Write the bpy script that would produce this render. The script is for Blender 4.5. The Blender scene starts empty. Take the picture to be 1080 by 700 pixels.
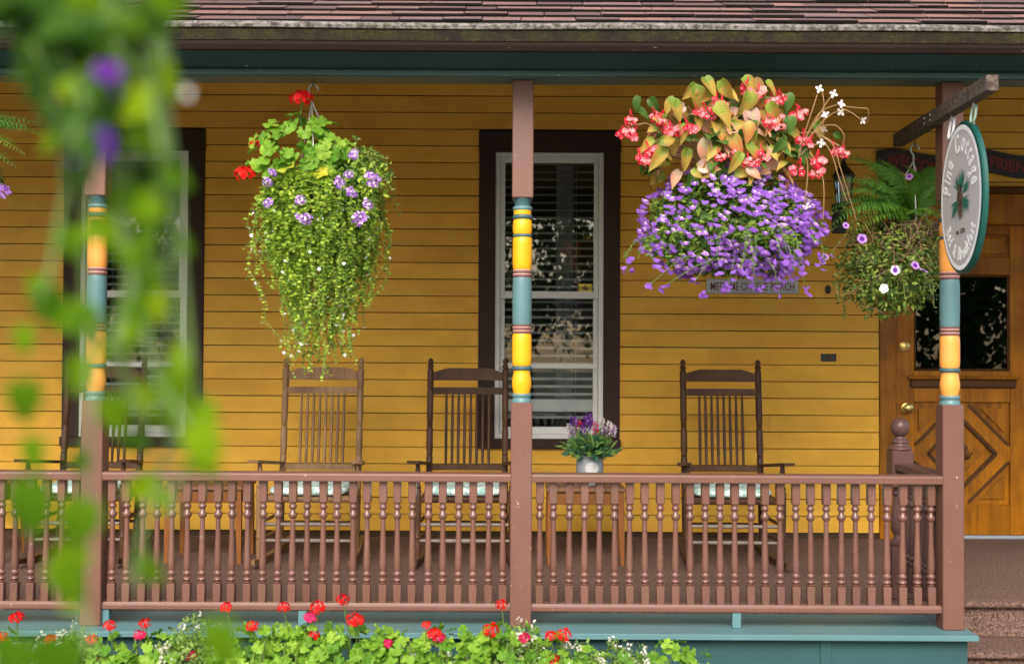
import bpy, math, random
from mathutils import Vector, Matrix, noise
R = math.radians
PI = math.pi
rng = random.Random(7)
scn = bpy.context.scene
col = scn.collection

# ------------------------------------------------------------------ camera
F = 1300.0                                   # focal length in pixels of the 1080 px wide photograph
cam_d = bpy.data.cameras.new('camera')
cam = bpy.data.objects.new('camera', cam_d); col.objects.link(cam)
cam_d.sensor_width = 36.0; cam_d.lens = 36.0 * F / 1080.0
cam_d.clip_start = 0.05; cam_d.clip_end = 2000
CAM = Vector((0, 0, 1.243))
CR = (Matrix.Rotation(R(90 + 1.10), 3, 'X') @ Matrix.Rotation(R(0.30), 3, 'Z'))
cam.matrix_world = Matrix.Translation(CAM) @ CR.to_4x4()
cam_d.dof.use_dof = True
cam_d.dof.focus_distance = 6.6
cam_d.dof.aperture_fstop = 3.2
scn.camera = cam

# ------------------------------------------------------------------ world, sun, exposure
SUN_EL, SUN_AZ = 38.0, -8.0
w = bpy.data.worlds.new('World'); scn.world = w; w.use_nodes = True
nt = w.node_tree; bg = nt.nodes['Background']
sky = nt.nodes.new('ShaderNodeTexSky'); sky.sky_type = 'NISHITA'; sky.sun_disc = False
sky.sun_elevation = R(SUN_EL); sky.sun_rotation = R(180 - SUN_AZ)
sky.air_density = 1.0; sky.dust_density = 3.0; sky.ozone_density = 1.0
nt.links.new(sky.outputs[0], bg.inputs[0]); bg.inputs[1].default_value = 0.125
sd = bpy.data.lights.new('sun', 'SUN'); sd.energy = 1.5; sd.angle = R(38); sd.color = (1.0, 0.95, 0.87)
sun = bpy.data.objects.new('sun', sd); col.objects.link(sun)
sv = Vector((math.sin(R(SUN_AZ)) * math.cos(R(SUN_EL)), -math.cos(R(SUN_AZ)) * math.cos(R(SUN_EL)), math.sin(R(SUN_EL))))
sun.rotation_euler = sv.to_track_quat('Z', 'Y').to_euler(); sun.location = sv * 20
scn.view_settings.view_transform = 'Standard'; scn.view_settings.look = 'None'
scn.view_settings.gamma = 1.0; scn.view_settings.exposure = 1.55

def at(px, py, Y):
    """the world point at depth Y seen at photograph pixel (px, py)"""
    d = CR @ Vector(((px - 540) / F, -(py - 350) / F, -1.0))
    return CAM + d * (Y / d.y)

# ------------------------------------------------------------------ materials
MATS = {}
def newmat(name):
    m = bpy.data.materials.new(name); m.use_nodes = True
    t = m.node_tree; t.nodes.clear()
    o = t.nodes.new('ShaderNodeOutputMaterial')
    b = t.nodes.new('ShaderNodeBsdfPrincipled')
    t.links.new(b.outputs[0], o.inputs[0])
    MATS[name] = m
    return m, t, b, o
def nd(t, kind, **kw):
    n = t.nodes.new(kind)
    for k, v in kw.items():
        if k in n.inputs: n.inputs[k].default_value = v
        else: setattr(n, k, v)
    return n
def ramp(t, fac, stops):
    r = t.nodes.new('ShaderNodeValToRGB')
    e = r.color_ramp.elements
    while len(e) < len(stops): e.new(0.5)
    for i, (p, c) in enumerate(stops):
        e[i].position = p
        e[i].color = (c[0], c[1], c[2], 1) if not isinstance(c, (int, float)) else (c, c, c, 1)
    t.links.new(fac, r.inputs[0])
    return r.outputs[0]
def mixc(t, fac, a, b, blend='MIX'):
    m = t.nodes.new('ShaderNodeMix'); m.data_type = 'RGBA'; m.blend_type = blend
    for s, v in ((m.inputs[0], fac), (m.inputs[6], a), (m.inputs[7], b)):
        if hasattr(v, 'is_linked'): t.links.new(v, s)
        elif isinstance(v, (int, float)): s.default_value = v
        else: s.default_value = (v[0], v[1], v[2], 1)
    return m.outputs[2]
def coords(t, scale=(1, 1, 1), rand=True):
    """object coordinates shifted by the object's own random number"""
    tc = t.nodes.new('ShaderNodeTexCoord')
    mp = t.nodes.new('ShaderNodeMapping'); mp.inputs['Scale'].default_value = scale
    t.links.new(tc.outputs['Object'], mp.inputs[0])
    if rand:
        oi = t.nodes.new('ShaderNodeObjectInfo')
        ml = nd(t, 'ShaderNodeMath', operation='MULTIPLY'); ml.inputs[1].default_value = 37.0
        t.links.new(oi.outputs['Random'], ml.inputs[0])
        cb = t.nodes.new('ShaderNodeCombineXYZ')
        for i in range(3): t.links.new(ml.outputs[0], cb.inputs[i])
        t.links.new(cb.outputs[0], mp.inputs['Location'])
        return mp.outputs[0], oi.outputs['Random']
    return mp.outputs[0], None
def bump(t, b, h, strength=0.3, dist=0.002):
    n = nd(t, 'ShaderNodeBump'); n.inputs['Strength'].default_value = strength; n.inputs['Distance'].default_value = dist
    t.links.new(h, n.inputs['Height']); t.links.new(n.outputs[0], b.inputs['Normal'])
def noise_n(t, vec, scale, detail=4, rough=0.55):
    n = nd(t, 'ShaderNodeTexNoise'); n.inputs['Scale'].default_value = scale
    n.inputs['Detail'].default_value = detail; n.inputs['Roughness'].default_value = rough
    t.links.new(vec, n.inputs['Vector']); return n.outputs[0]
def mul(c, k): return tuple(min(1, x * k) for x in c)

def paint(name, c, rough=0.45, chip=0.0, chipcol=(0.55, 0.5, 0.45), grain=0.5, stretch=(1, 1, 1), dirt=0.25, vary=0.08, spec=0.32):
    m, t, b, o = newmat(name)
    v, rnd = coords(t, stretch)
    n1 = noise_n(t, v, 3.0, 5); n2 = noise_n(t, v, 60.0, 3); n3 = noise_n(t, v, 24.0, 6, 0.7)
    base = mixc(t, n1, mul(c, 1 - dirt), mul(c, 1 + dirt * 0.6))
    rr = ramp(t, rnd, [(0, 1 - vary), (1, 1 + vary)])
    base = mixc(t, 1.0, base, rr, 'MULTIPLY')
    spot = ramp(t, n3, [(0.27, mul(c, 0.45)), (0.36, (1, 1, 1))])
    f = ramp(t, n3, [(0.26, 0.5), (0.36, 0.0)])
    base = mixc(t, f, base, mul(c, 0.4))
    if chip > 0:
        g = ramp(t, n3, [(0.72 - chip * 0.1, 0.0), (0.76 - chip * 0.1, 1.0)])
        base = mixc(t, g, base, chipcol)
    t.links.new(base, b.inputs['Base Color'])
    b.inputs['Roughness'].default_value = rough; b.inputs['Specular IOR Level'].default_value = spec
    r2 = ramp(t, n1, [(0.2, rough - 0.1), (0.8, rough + 0.15)]); t.links.new(r2, b.inputs['Roughness'])
    bump(t, b, n2, grain * 0.5, 0.0015)
    return m

def wood(name, c1, c2, stretch=(30, 30, 2.0), rough=0.5, gloss=0.5):
    m, t, b, o = newmat(name)
    v, rnd = coords(t, stretch)
    n1 = noise_n(t, v, 1.2, 6, 0.65)
    v2, _ = coords(t, (1, 1, 1)); n2 = noise_n(t, v2, 5, 4)
    f = mixc(t, 0.45, n1, n2)
    c = ramp(t, f, [(0.3, c1), (0.7, c2)])
    rr = ramp(t, rnd, [(0, 0.82), (1, 1.15)])
    c = mixc(t, 1.0, c, rr, 'MULTIPLY')
    t.links.new(c, b.inputs['Base Color']); b.inputs['Roughness'].default_value = rough; b.inputs['Specular IOR Level'].default_value = 0.25
    bump(t, b, n1, 0.35, 0.001)
    return m

def leafmat(name, ca, cb, cc=None, trans=0.3, rough=0.45, tip=None, objrand=True, gloss=0.18):
    m, t, b, o = newmat(name)
    v, rnd = coords(t)
    n1 = noise_n(t, v, 9.0 if objrand else 40.0, 3)
    f = mixc(t, 0.5, n1, rnd) if objrand else n1
    st = [(0.25, ca), (0.6, cb)] + ([(0.85, cc)] if cc else [])
    c = ramp(t, f, st)
    if tip:
        tc = t.nodes.new('ShaderNodeTexCoord'); sp = t.nodes.new('ShaderNodeSeparateXYZ')
        t.links.new(tc.outputs['Object'], sp.inputs[0])
        g = nd(t, 'ShaderNodeMath', operation='ADD'); g.inputs[1].default_value = 0
        n4 = noise_n(t, v, 2.2, 3)
        t.links.new(sp.outputs[1], g.inputs[0]); t.links.new(n4, g.inputs[1])
        tf = ramp(t, g.outputs[0], [(0.75, 0.0), (1.25 if tip[3] > 0.5 else 1.45, 1.0)])
        c = mixc(t, tf, c, tip[:3])
        ax = nd(t, 'ShaderNodeMath', operation='ABSOLUTE'); t.links.new(sp.outputs[0], ax.inputs[0])
        vv = nd(t, 'ShaderNodeMath', operation='SUBTRACT'); t.links.new(sp.outputs[1], vv.inputs[0]); t.links.new(ax.outputs[0], vv.inputs[1])
        ml = nd(t, 'ShaderNodeMath', operation='MULTIPLY'); ml.inputs[1].default_value = 46.0; t.links.new(vv.outputs[0], ml.inputs[0])
        sn = nd(t, 'ShaderNodeMath', operation='SINE'); t.links.new(ml.outputs[0], sn.inputs[0])
        vf = ramp(t, sn.outputs[0], [(0.72, 0.0), (0.97, 0.55)])
        mr_ = ramp(t, ax.outputs[0], [(0.012, 0.6), (0.03, 0.0)])
        c = mixc(t, vf, c, mixc(t, 0.5, c, (0.07, 0.10, 0.02)))
        c = mixc(t, mr_, c, (0.35, 0.40, 0.12))
        ed = ramp(t, ax.outputs[0], [(0.20, 0.0), (0.30, 0.4)])
        c = mixc(t, ed, c, (0.34, 0.10, 0.05))
    t.links.new(c, b.inputs['Base Color']); b.inputs['Roughness'].default_value = rough
    b.inputs['Specular IOR Level'].default_value = gloss
    tr = t.nodes.new('ShaderNodeBsdfTranslucent')
    ct = mixc(t, 1.0, c, (1.25, 1.3, 0.7), 'MULTIPLY'); t.links.new(ct, tr.inputs[0])
    mx = t.nodes.new('ShaderNodeMixShader'); mx.inputs[0].default_value = trans
    t.links.new(b.outputs[0], mx.inputs[1]); t.links.new(tr.outputs[0], mx.inputs[2]); t.links.new(mx.outputs[0], o.inputs[0])
    return m

MAUVE = (0.130, 0.060, 0.044)
TEAL = (0.085, 0.175, 0.185)
M = {}
M['siding'] = paint('yellow_siding_paint', (0.68, 0.366, 0.040), 0.55, 0.0, stretch=(0.6, 4, 4), dirt=0.18, vary=0.08)
def weather(m):
    t = m.node_tree; b = t.nodes['Principled BSDF']; src = b.inputs['Base Color'].links[0].from_socket
    v, _ = coords(t, (1, 1, 1)); n1 = noise_n(t, v, 1.7, 5, 0.7); v2, _ = coords(t, (9, 30, 30)); n2 = noise_n(t, v2, 1.6, 4, 0.75)
    c = mixc(t, 1.0, src, ramp(t, n1, [(0.3, (0.82, 0.78, 0.70)), (0.55, (1, 1, 1)), (0.75, (1.0, 1.06, 1.5))]), 'MULTIPLY')
    c = mixc(t, ramp(t, n2, [(0.25, 0.6), (0.33, 0.0)]), c, (0.16, 0.08, 0.02))
    t.links.new(c, b.inputs['Base Color'])
weather(M['siding'])
M['siding'].node_tree.nodes['Principled BSDF'].inputs['Specular IOR Level'].default_value = 0.25
M['wall_back'] = paint('dark_wall_gap', (0.05, 0.028, 0.01), 0.8)
M['casing'] = paint('dark_brown_trim_paint', (0.040, 0.022, 0.017), 0.55, 0.15, (0.3, 0.27, 0.25), dirt=0.3, spec=0.15)
M['white'] = paint('white_sash_paint', (0.62, 0.62, 0.60), 0.45, 0.1, (0.35, 0.33, 0.3), dirt=0.12)
M['mauve'] = paint('mauve_brown_paint', MAUVE, 0.38, 0.55, (0.52, 0.42, 0.38), dirt=0.12, stretch=(2, 2, 1), vary=0.04)
M['mauve_baluster'] = paint('mauve_baluster_paint', MAUVE, 0.24, 0.1, (0.42, 0.33, 0.30), dirt=0.2, vary=0.12, spec=0.5)
M['newel'] = paint('dark_mauve_newel_paint', (0.098, 0.050, 0.044), 0.3, 0.2, (0.4, 0.3, 0.28), dirt=0.2)
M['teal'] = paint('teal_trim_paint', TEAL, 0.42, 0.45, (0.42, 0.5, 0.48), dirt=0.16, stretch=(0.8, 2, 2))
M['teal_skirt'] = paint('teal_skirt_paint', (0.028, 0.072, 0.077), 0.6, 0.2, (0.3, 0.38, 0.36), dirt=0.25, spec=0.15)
M['beam'] = paint('dark_green_beam_paint', (0.060, 0.108, 0.100), 0.4, 0.5, (0.45, 0.5, 0.48), dirt=0.25, stretch=(0.7, 2, 2))
M['fascia'] = paint('brown_fascia_paint', (0.022, 0.013, 0.011), 0.6, 0.5, (0.30, 0.29, 0.24), dirt=0.35, stretch=(0.7, 3, 3), spec=0.1)
M['ceiling'] = paint('porch_ceiling_paint', (0.38, 0.28, 0.14), 0.6)
M['yellow'] = paint('bright_yellow_post_paint', (0.76, 0.325, 0.008), 0.33, 0.0, dirt=0.16, vary=0.02)
M['peach'] = paint('peach_lit_yellow_post_paint', (0.68, 0.275, 0.055), 0.38, 0.0, dirt=0.16, vary=0.02)  # yellow post paint; peach tint of the light put into its colour
M['postteal'] = paint('teal_post_paint', (0.085, 0.165, 0.175), 0.38, 0.1, (0.3, 0.38, 0.38), dirt=0.16, vary=0.02)
M['postdark'] = paint('slate_teal_post_paint', (0.040, 0.090, 0.098), 0.38, 0.1, (0.3, 0.38, 0.38), dirt=0.16, vary=0.02)
M['ring'] = paint('brown_ring_paint', (0.13, 0.055, 0.05), 0.4, 0, dirt=0.1)
M['ringpale'] = paint('pink_ring_paint', (0.42, 0.22, 0.19), 0.4, 0, dirt=0.1)
M['lip'] = paint('flaking_green_lip_paint', (0.075, 0.135, 0.128), 0.5, 0.9, (0.50, 0.54, 0.52), dirt=0.25, stretch=(1.2, 3, 3))
M['wood_dark'] = wood('dark_chair_wood', (0.028, 0.013, 0.006), (0.095, 0.045, 0.021))
M['wood_light'] = wood('weathered_chair_wood', (0.11, 0.058, 0.025), (0.31, 0.18, 0.085))
M['wood_grey'] = wood('worn_grey_stretcher_wood', (0.10, 0.08, 0.065), (0.26, 0.22, 0.18))
M['wood_table'] = wood('orange_table_wood', (0.13, 0.042, 0.008), (0.24, 0.085, 0.017))
M['wood_table_top'] = wood('brown_table_top_wood', (0.10, 0.045, 0.025), (0.2, 0.10, 0.055), (2, 30, 30))
M['door'] = wood('amber_stained_door_wood', (0.095, 0.029, 0.001), (0.40, 0.145, 0.004), (26, 26, 1.6), 0.35)
M['doordark'] = wood('dark_stained_door_moulding', (0.05, 0.018, 0.004), (0.12, 0.045, 0.009), (2, 20, 20), 0.35)

def carpet(name, c):
    m, t, b, o = newmat(name)
    v, _ = coords(t, (1, 1, 1), False)
    n1 = noise_n(t, v, 75, 4, 0.8); n2 = noise_n(t, v, 2.5, 4); n3 = noise_n(t, v, 350, 2)
    cc = ramp(t, n1, [(0.36, mul(c, 0.28)), (0.50, mul(c, 0.85)), (0.66, mul(c, 1.8))])
    cc = mixc(t, n2, mixc(t, 1.0, cc, (0.75, 0.75, 0.75), 'MULTIPLY'), mixc(t, 1.0, cc, (1.2, 1.2, 1.2), 'MULTIPLY'))
    t.links.new(cc, b.inputs['Base Color']); b.inputs['Roughness'].default_value = 0.95
    b.inputs['Specular IOR Level'].default_value = 0.1
    bump(t, b, mixc(t, 0.4, n1, n3), 1.0, 0.008)
    return m
M['carpet'] = carpet('brown_loop_carpet', (0.15, 0.095, 0.075))

def shingle_mat():
    m, t, b, o = newmat('mauve_asphalt_shingle')
    v, rnd = coords(t)
    n1 = noise_n(t, v, 260, 2, 0.8); n2 = noise_n(t, v, 9, 4)
    base = ramp(t, rnd, [(0, (0.075, 0.040, 0.033)), (0.35, (0.14, 0.066, 0.050)), (0.7, (0.20, 0.100, 0.074)), (1, (0.12, 0.072, 0.066))])
    g = ramp(t, n1, [(0.35, 0.55), (0.65, 1.5)])
    c = mixc(t, 1.0, base, g, 'MULTIPLY')
    c = mixc(t, ramp(t, n2, [(0.35, 0.35), (0.55, 0.0)]), c, (0.06, 0.045, 0.042))
    t.links.new(c, b.inputs['Base Color']); b.inputs['Roughness'].default_value = 0.85
    bump(t, b, n1, 0.8, 0.003)
    return m
M['shingle'] = shingle_mat()
def mossy(name, base, moss, pale, k=0.5):
    m, t, b, o = newmat(name)
    v, rnd = coords(t, (1, 1, 1))
    n1 = noise_n(t, v, 45, 5, 0.75); n2 = noise_n(t, v, 9, 5, 0.7); n3 = noise_n(t, v, 190, 3, 0.7)
    c = mixc(t, ramp(t, n1, [(0.42, 0.0), (0.60, 1.0)]), base, pale)
    f = nd(t, 'ShaderNodeMath', operation='MULTIPLY')
    t.links.new(ramp(t, n2, [(0.40, 0.0), (0.6, 1.0)]), f.inputs[0]); t.links.new(ramp(t, n3, [(0.46, 0.0), (0.56, 1.0)]), f.inputs[1])
    f2 = nd(t, 'ShaderNodeMath', operation='MULTIPLY'); f2.inputs[1].default_value = k; t.links.new(f.outputs[0], f2.inputs[0])
    c = mixc(t, f2.outputs[0], c, moss)
    t.links.new(c, b.inputs['Base Color']); b.inputs['Roughness'].default_value = 0.85; b.inputs['Specular IOR Level'].default_value = 0.12
    bump(t, b, n3, 0.8, 0.004)
    return m
M['drip'] = mossy('lichen_grey_drip_edge', (0.045, 0.037, 0.033), (0.10, 0.10, 0.05), (0.24, 0.215, 0.20), 0.5)
M['gutter'] = mossy('mossy_brown_gutter_board', (0.012, 0.008, 0.007), (0.10, 0.105, 0.012), (0.020, 0.015, 0.013), 0.35)
M['armwood'] = mossy('lichen_weathered_arm_wood', (0.045, 0.030, 0.026), (0.20, 0.17, 0.05), (0.12, 0.095, 0.082), 0.25)

def plain(name, c, rough=0.5, metal=0.0, emis=None, spec=0.5):
    m, t, b, o = newmat(name)
    v, rnd = coords(t)
    n1 = noise_n(t, v, 20, 3)
    cc = mixc(t, n1, mul(c, 0.82), mul(c, 1.12))
    t.links.new(cc, b.inputs['Base Color']); b.inputs['Roughness'].default_value = rough; b.inputs['Metallic'].default_value = metal
    b.inputs['Specular IOR Level'].default_value = spec
    return m
M['iron'] = plain('black_iron', (0.018, 0.016, 0.015), 0.5)
M['brass'] = plain('old_brass', (0.55, 0.40, 0.13), 0.3, 1.0)
M['steel'] = plain('galvanised_wire', (0.46, 0.45, 0.44), 0.35, 0.2)
M['clip_green'] = plain('pale_green_clip_paint', (0.30, 0.42, 0.30), 0.35)
M['clip_white'] = plain('white_clip_paint', (0.65, 0.62, 0.62), 0.35)
M['signgreen'] = paint('dark_green_sign_border', (0.006, 0.060, 0.048), 0.4, 0.05, dirt=0.15)
M['signgrey'] = paint('warm_grey_sign_face', (0.43, 0.395, 0.38), 0.5, 0.0, dirt=0.05)
M['signwhite'] = plain('white_sign_paint', (0.78, 0.77, 0.75), 0.5)
M['pine'] = plain('pine_green_paint', (0.008, 0.14, 0.085), 0.6)
M['cone'] = plain('pine_cone_brown_paint', (0.11, 0.055, 0.035), 0.6)
M['conedark'] = plain('dark_cone_scale_paint', (0.03, 0.015, 0.012), 0.6)
M['lettergrey'] = plain('brown_grey_sign_lettering', (0.10, 0.07, 0.06), 0.6)
M['tin'] = plain('embossed_grey_tin', (0.36, 0.38, 0.40), 0.45, 0.1)
M['maroon'] = plain('maroon_lettering', (0.14, 0.025, 0.03), 0.6)
M['banner'] = plain('black_banner_board', (0.022, 0.014, 0.012), 0.55)
M['bannerred'] = plain('dull_red_lettering', (0.17, 0.016, 0.012), 0.55)
M['sticker'] = plain('yellow_sticker', (0.62, 0.48, 0.03), 0.5)
M['stickerink'] = plain('dark_sticker_ink', (0.06, 0.02, 0.012), 0.5)
M['blind'] = plain('grey_blind_slat', (0.52, 0.53, 0.54), 0.5)
M['curtain'] = plain('white_curtain', (0.45, 0.46, 0.48), 0.8)
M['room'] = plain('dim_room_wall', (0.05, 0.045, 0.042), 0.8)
M['pot'] = plain('grey_zinc_pot', (0.26, 0.28, 0.30), 0.6, 0.0, None, 0.3)
M['potlabel'] = plain('white_pot_label', (0.52, 0.52, 0.51), 0.7, 0, None, 0.2)
M['liner'] = plain('brown_coir_liner', (0.07, 0.045, 0.025), 0.95)
M['soil'] = plain('dark_soil', (0.035, 0.025, 0.018), 0.95)
M['stem'] = plain('green_stem', (0.10, 0.16, 0.03), 0.5)
M['stemred'] = plain('reddish_stem', (0.26, 0.15, 0.06), 0.5)
M['stembrown'] = plain('dry_brown_stem', (0.20, 0.12, 0.06), 0.7)
M['lantern_metal'] = M['iron']

def glass_mat(name, tint=(1, 1, 1), refl=1.0):
    m, t, b, o = newmat(name); t.nodes.remove(b)
    tr = t.nodes.new('ShaderNodeBsdfTransparent'); tr.inputs[0].default_value = (*tint, 1)
    gl = t.nodes.new('ShaderNodeBsdfGlossy'); gl.inputs['Roughness'].default_value = 0.004
    v, _ = coords(t); n = noise_n(t, v, 2.2, 2)
    bp = nd(t, 'ShaderNodeBump'); bp.inputs['Strength'].default_value = 0.05; bp.inputs['Distance'].default_value = 0.01
    t.links.new(n, bp.inputs['Height']); t.links.new(bp.outputs[0], gl.inputs['Normal'])
    fr = t.nodes.new('ShaderNodeFresnel'); fr.inputs[0].default_value = 1.5
    ml = nd(t, 'ShaderNodeMath', operation='MULTIPLY'); ml.inputs[1].default_value = 1.9 * refl
    t.links.new(fr.outputs[0], ml.inputs[0])
    mx = t.nodes.new('ShaderNodeMixShader'); t.links.new(ml.outputs[0], mx.inputs[0])
    t.links.new(tr.outputs[0], mx.inputs[1]); t.links.new(gl.outputs[0], mx.inputs[2]); t.links.new(mx.outputs[0], o.inputs[0])
    return m
M['glass'] = glass_mat('window_glass', (0.92, 0.94, 0.94), 0.62)
M['doorglass'] = glass_mat('door_glass', (0.55, 0.55, 0.55), 1.0)
M['lampglass'] = glass_mat('lantern_glass', (0.8, 0.8, 0.75))

def cushion_mat():
    m, t, b, o = newmat('pale_aqua_floral_cushion')
    v, _ = coords(t); n = noise_n(t, v, 38, 3, 0.6)
    n2 = noise_n(t, v, 14, 2)
    c = ramp(t, n, [(0.40, (0.28, 0.45, 0.42)), (0.50, (0.42, 0.58, 0.55)), (0.56, (0.72, 0.78, 0.74))])
    c = mixc(t, ramp(t, n2, [(0.55, 0.0), (0.62, 0.7)]), c, (0.22, 0.40, 0.36))
    t.links.new(c, b.inputs['Base Color']); b.inputs['Roughness'].default_value = 0.9
    bump(t, b, n, 0.2, 0.002)
    return m
M['cushion'] = cushion_mat()

def ground_mat():
    m, t, b, o = newmat('lawn_and_soil')
    v, _ = coords(t, (1, 1, 1), False); n = noise_n(t, v, 30, 5, 0.7); n2 = noise_n(t, v, 0.6, 4)
    c = ramp(t, n, [(0.3, (0.03, 0.05, 0.012)), (0.7, (0.10, 0.14, 0.04))])
    c = mixc(t, ramp(t, n2, [(0.4, 0.0), (0.7, 0.6)]), c, (0.12, 0.11, 0.06))
    t.links.new(c, b.inputs['Base Color']); b.inputs['Roughness'].default_value = 0.95
    bump(t, b, n, 1.0, 0.03)
    return m
M['ground'] = ground_mat()
M['paving'] = paint('pale_concrete', (0.29, 0.28, 0.25), 0.85, 0, dirt=0.2)

# plants
M['geranium'] = leafmat('geranium_leaf_green', (0.075, 0.19, 0.016), (0.18, 0.33, 0.030), (0.31, 0.44, 0.06), 0.38)
M['geranium_yellow'] = leafmat('yellowing_geranium_leaf', (0.28, 0.33, 0.03), (0.42, 0.38, 0.03), None, 0.32)
M['begonia'] = leafmat('green_begonia_leaf', (0.10, 0.19, 0.02), (0.22, 0.30, 0.04), (0.36, 0.36, 0.07), 0.35, 0.4, (0.46, 0.30, 0.06, 0))
M['begonia_orange'] = leafmat('orange_flushed_begonia_leaf', (0.26, 0.28, 0.05), (0.46, 0.32, 0.08), (0.58, 0.32, 0.16), 0.3, 0.35, (0.55, 0.20, 0.06, 1))
M['begonia_pink'] = leafmat('pink_bronze_begonia_leaf', (0.46, 0.31, 0.24), (0.58, 0.40, 0.33), (0.30, 0.34, 0.10), 0.25, 0.32, (0.58, 0.26, 0.16, 1))
M['begonia_dark'] = leafmat('deep_green_begonia_leaf', (0.035, 0.08, 0.015), (0.07, 0.14, 0.025), None, 0.25, 0.3)
M['tiny'] = [leafmat('trailing_leaf_%s' % n, a, b, None, 0.45, 0.5, None, False) for n, a, b in
             (('lime', (0.30, 0.44, 0.04), (0.46, 0.56, 0.08)), ('green', (0.16, 0.30, 0.03), (0.27, 0.41, 0.05)), ('deep', (0.05, 0.11, 0.025), (0.09, 0.17, 0.03)))]
M['fan_leaf'] = [leafmat('fan_flower_leaf_%s' % n, a, b, None, 0.3, 0.45, None, False) for n, a, b in
             (('lime', (0.14, 0.22, 0.03), (0.22, 0.30, 0.05)), ('green', (0.06, 0.13, 0.02), (0.11, 0.20, 0.035)), ('deep', (0.03, 0.07, 0.015), (0.05, 0.11, 0.02)))]
M['petunia_leaf'] = [leafmat('petunia_leaf_%s' % n, a, b, None, 0.3, 0.45, None, False) for n, a, b in
             (('lime', (0.16, 0.24, 0.04), (0.26, 0.32, 0.06)), ('green', (0.08, 0.15, 0.03), (0.14, 0.22, 0.04)), ('deep', (0.03, 0.065, 0.015), (0.05, 0.10, 0.02)))]
M['fern'] = leafmat('fern_green', (0.045, 0.12, 0.018), (0.085, 0.20, 0.025), (0.18, 0.30, 0.03), 0.35)
M['vine_shaded'] = leafmat('shade_tinted_vine_leaf', (0.012, 0.04, 0.004), (0.035, 0.085, 0.008), None, 0.3, 0.6, None, True, 0.05)  # vine leaf with the shade of the top strands put into its colour
M['vine'] = leafmat('vine_leaf_green', (0.040, 0.11, 0.004), (0.15, 0.26, 0.006), (0.34, 0.43, 0.012), 0.5, 0.6, None, True, 0.06)
M['alyssum_leaf'] = [leafmat('alyssum_leaf_%s' % n, a, b, None, 0.3, 0.5, None, False) for n, a, b in
             (('a', (0.12, 0.20, 0.04), (0.20, 0.29, 0.06)), ('b', (0.07, 0.13, 0.03), (0.12, 0.20, 0.045)))]
M['lav_leaf'] = [leafmat('potted_leaf_%s' % n, a, b, None, 0.2, 0.5, None, False) for n, a, b in
             (('a', (0.10, 0.20, 0.06), (0.18, 0.30, 0.07)), ('b', (0.03, 0.10, 0.06), (0.05, 0.16, 0.09)))]
def petal(name, a, b, trans=0.3, objrand=True): return leafmat(name, a, b, None, trans, 0.5, None, objrand, 0.2)
M['red'] = petal('scarlet_petal', (0.52, 0.006, 0.006), (0.72, 0.015, 0.012))
M['crimson'] = petal('cerise_petal', (0.55, 0.008, 0.07), (0.72, 0.02, 0.12))
M['begonia_red'] = petal('coral_red_petal', (0.60, 0.008, 0.035), (0.74, 0.025, 0.06))
M['begonia_pinkp'] = petal('coral_pink_petal', (0.70, 0.10, 0.15), (0.80, 0.26, 0.28))
M['purple'] = petal('violet_petal', (0.22, 0.080, 0.44), (0.36, 0.15, 0.58))
M['purple2'] = petal('lilac_petal', (0.36, 0.17, 0.56), (0.50, 0.28, 0.66))
M['lilac'] = petal('pale_lilac_petal', (0.55, 0.36, 0.68), (0.72, 0.58, 0.78))
M['deep_purple'] = petal('deep_purple_petal', (0.07, 0.010, 0.20), (0.14, 0.02, 0.32))
M['whitep'] = petal('white_petal', (0.70, 0.69, 0.68), (0.80, 0.79, 0.78))
M['alywhite'] = petal('alyssum_white_petal', (0.50, 0.48, 0.40), (0.66, 0.63, 0.56))
M['blush'] = petal('blush_white_petal', (0.78, 0.68, 0.66), (0.82, 0.76, 0.74))
M['centre'] = plain('yellow_white_flower_eye', (0.75, 0.68, 0.42), 0.6)

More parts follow.
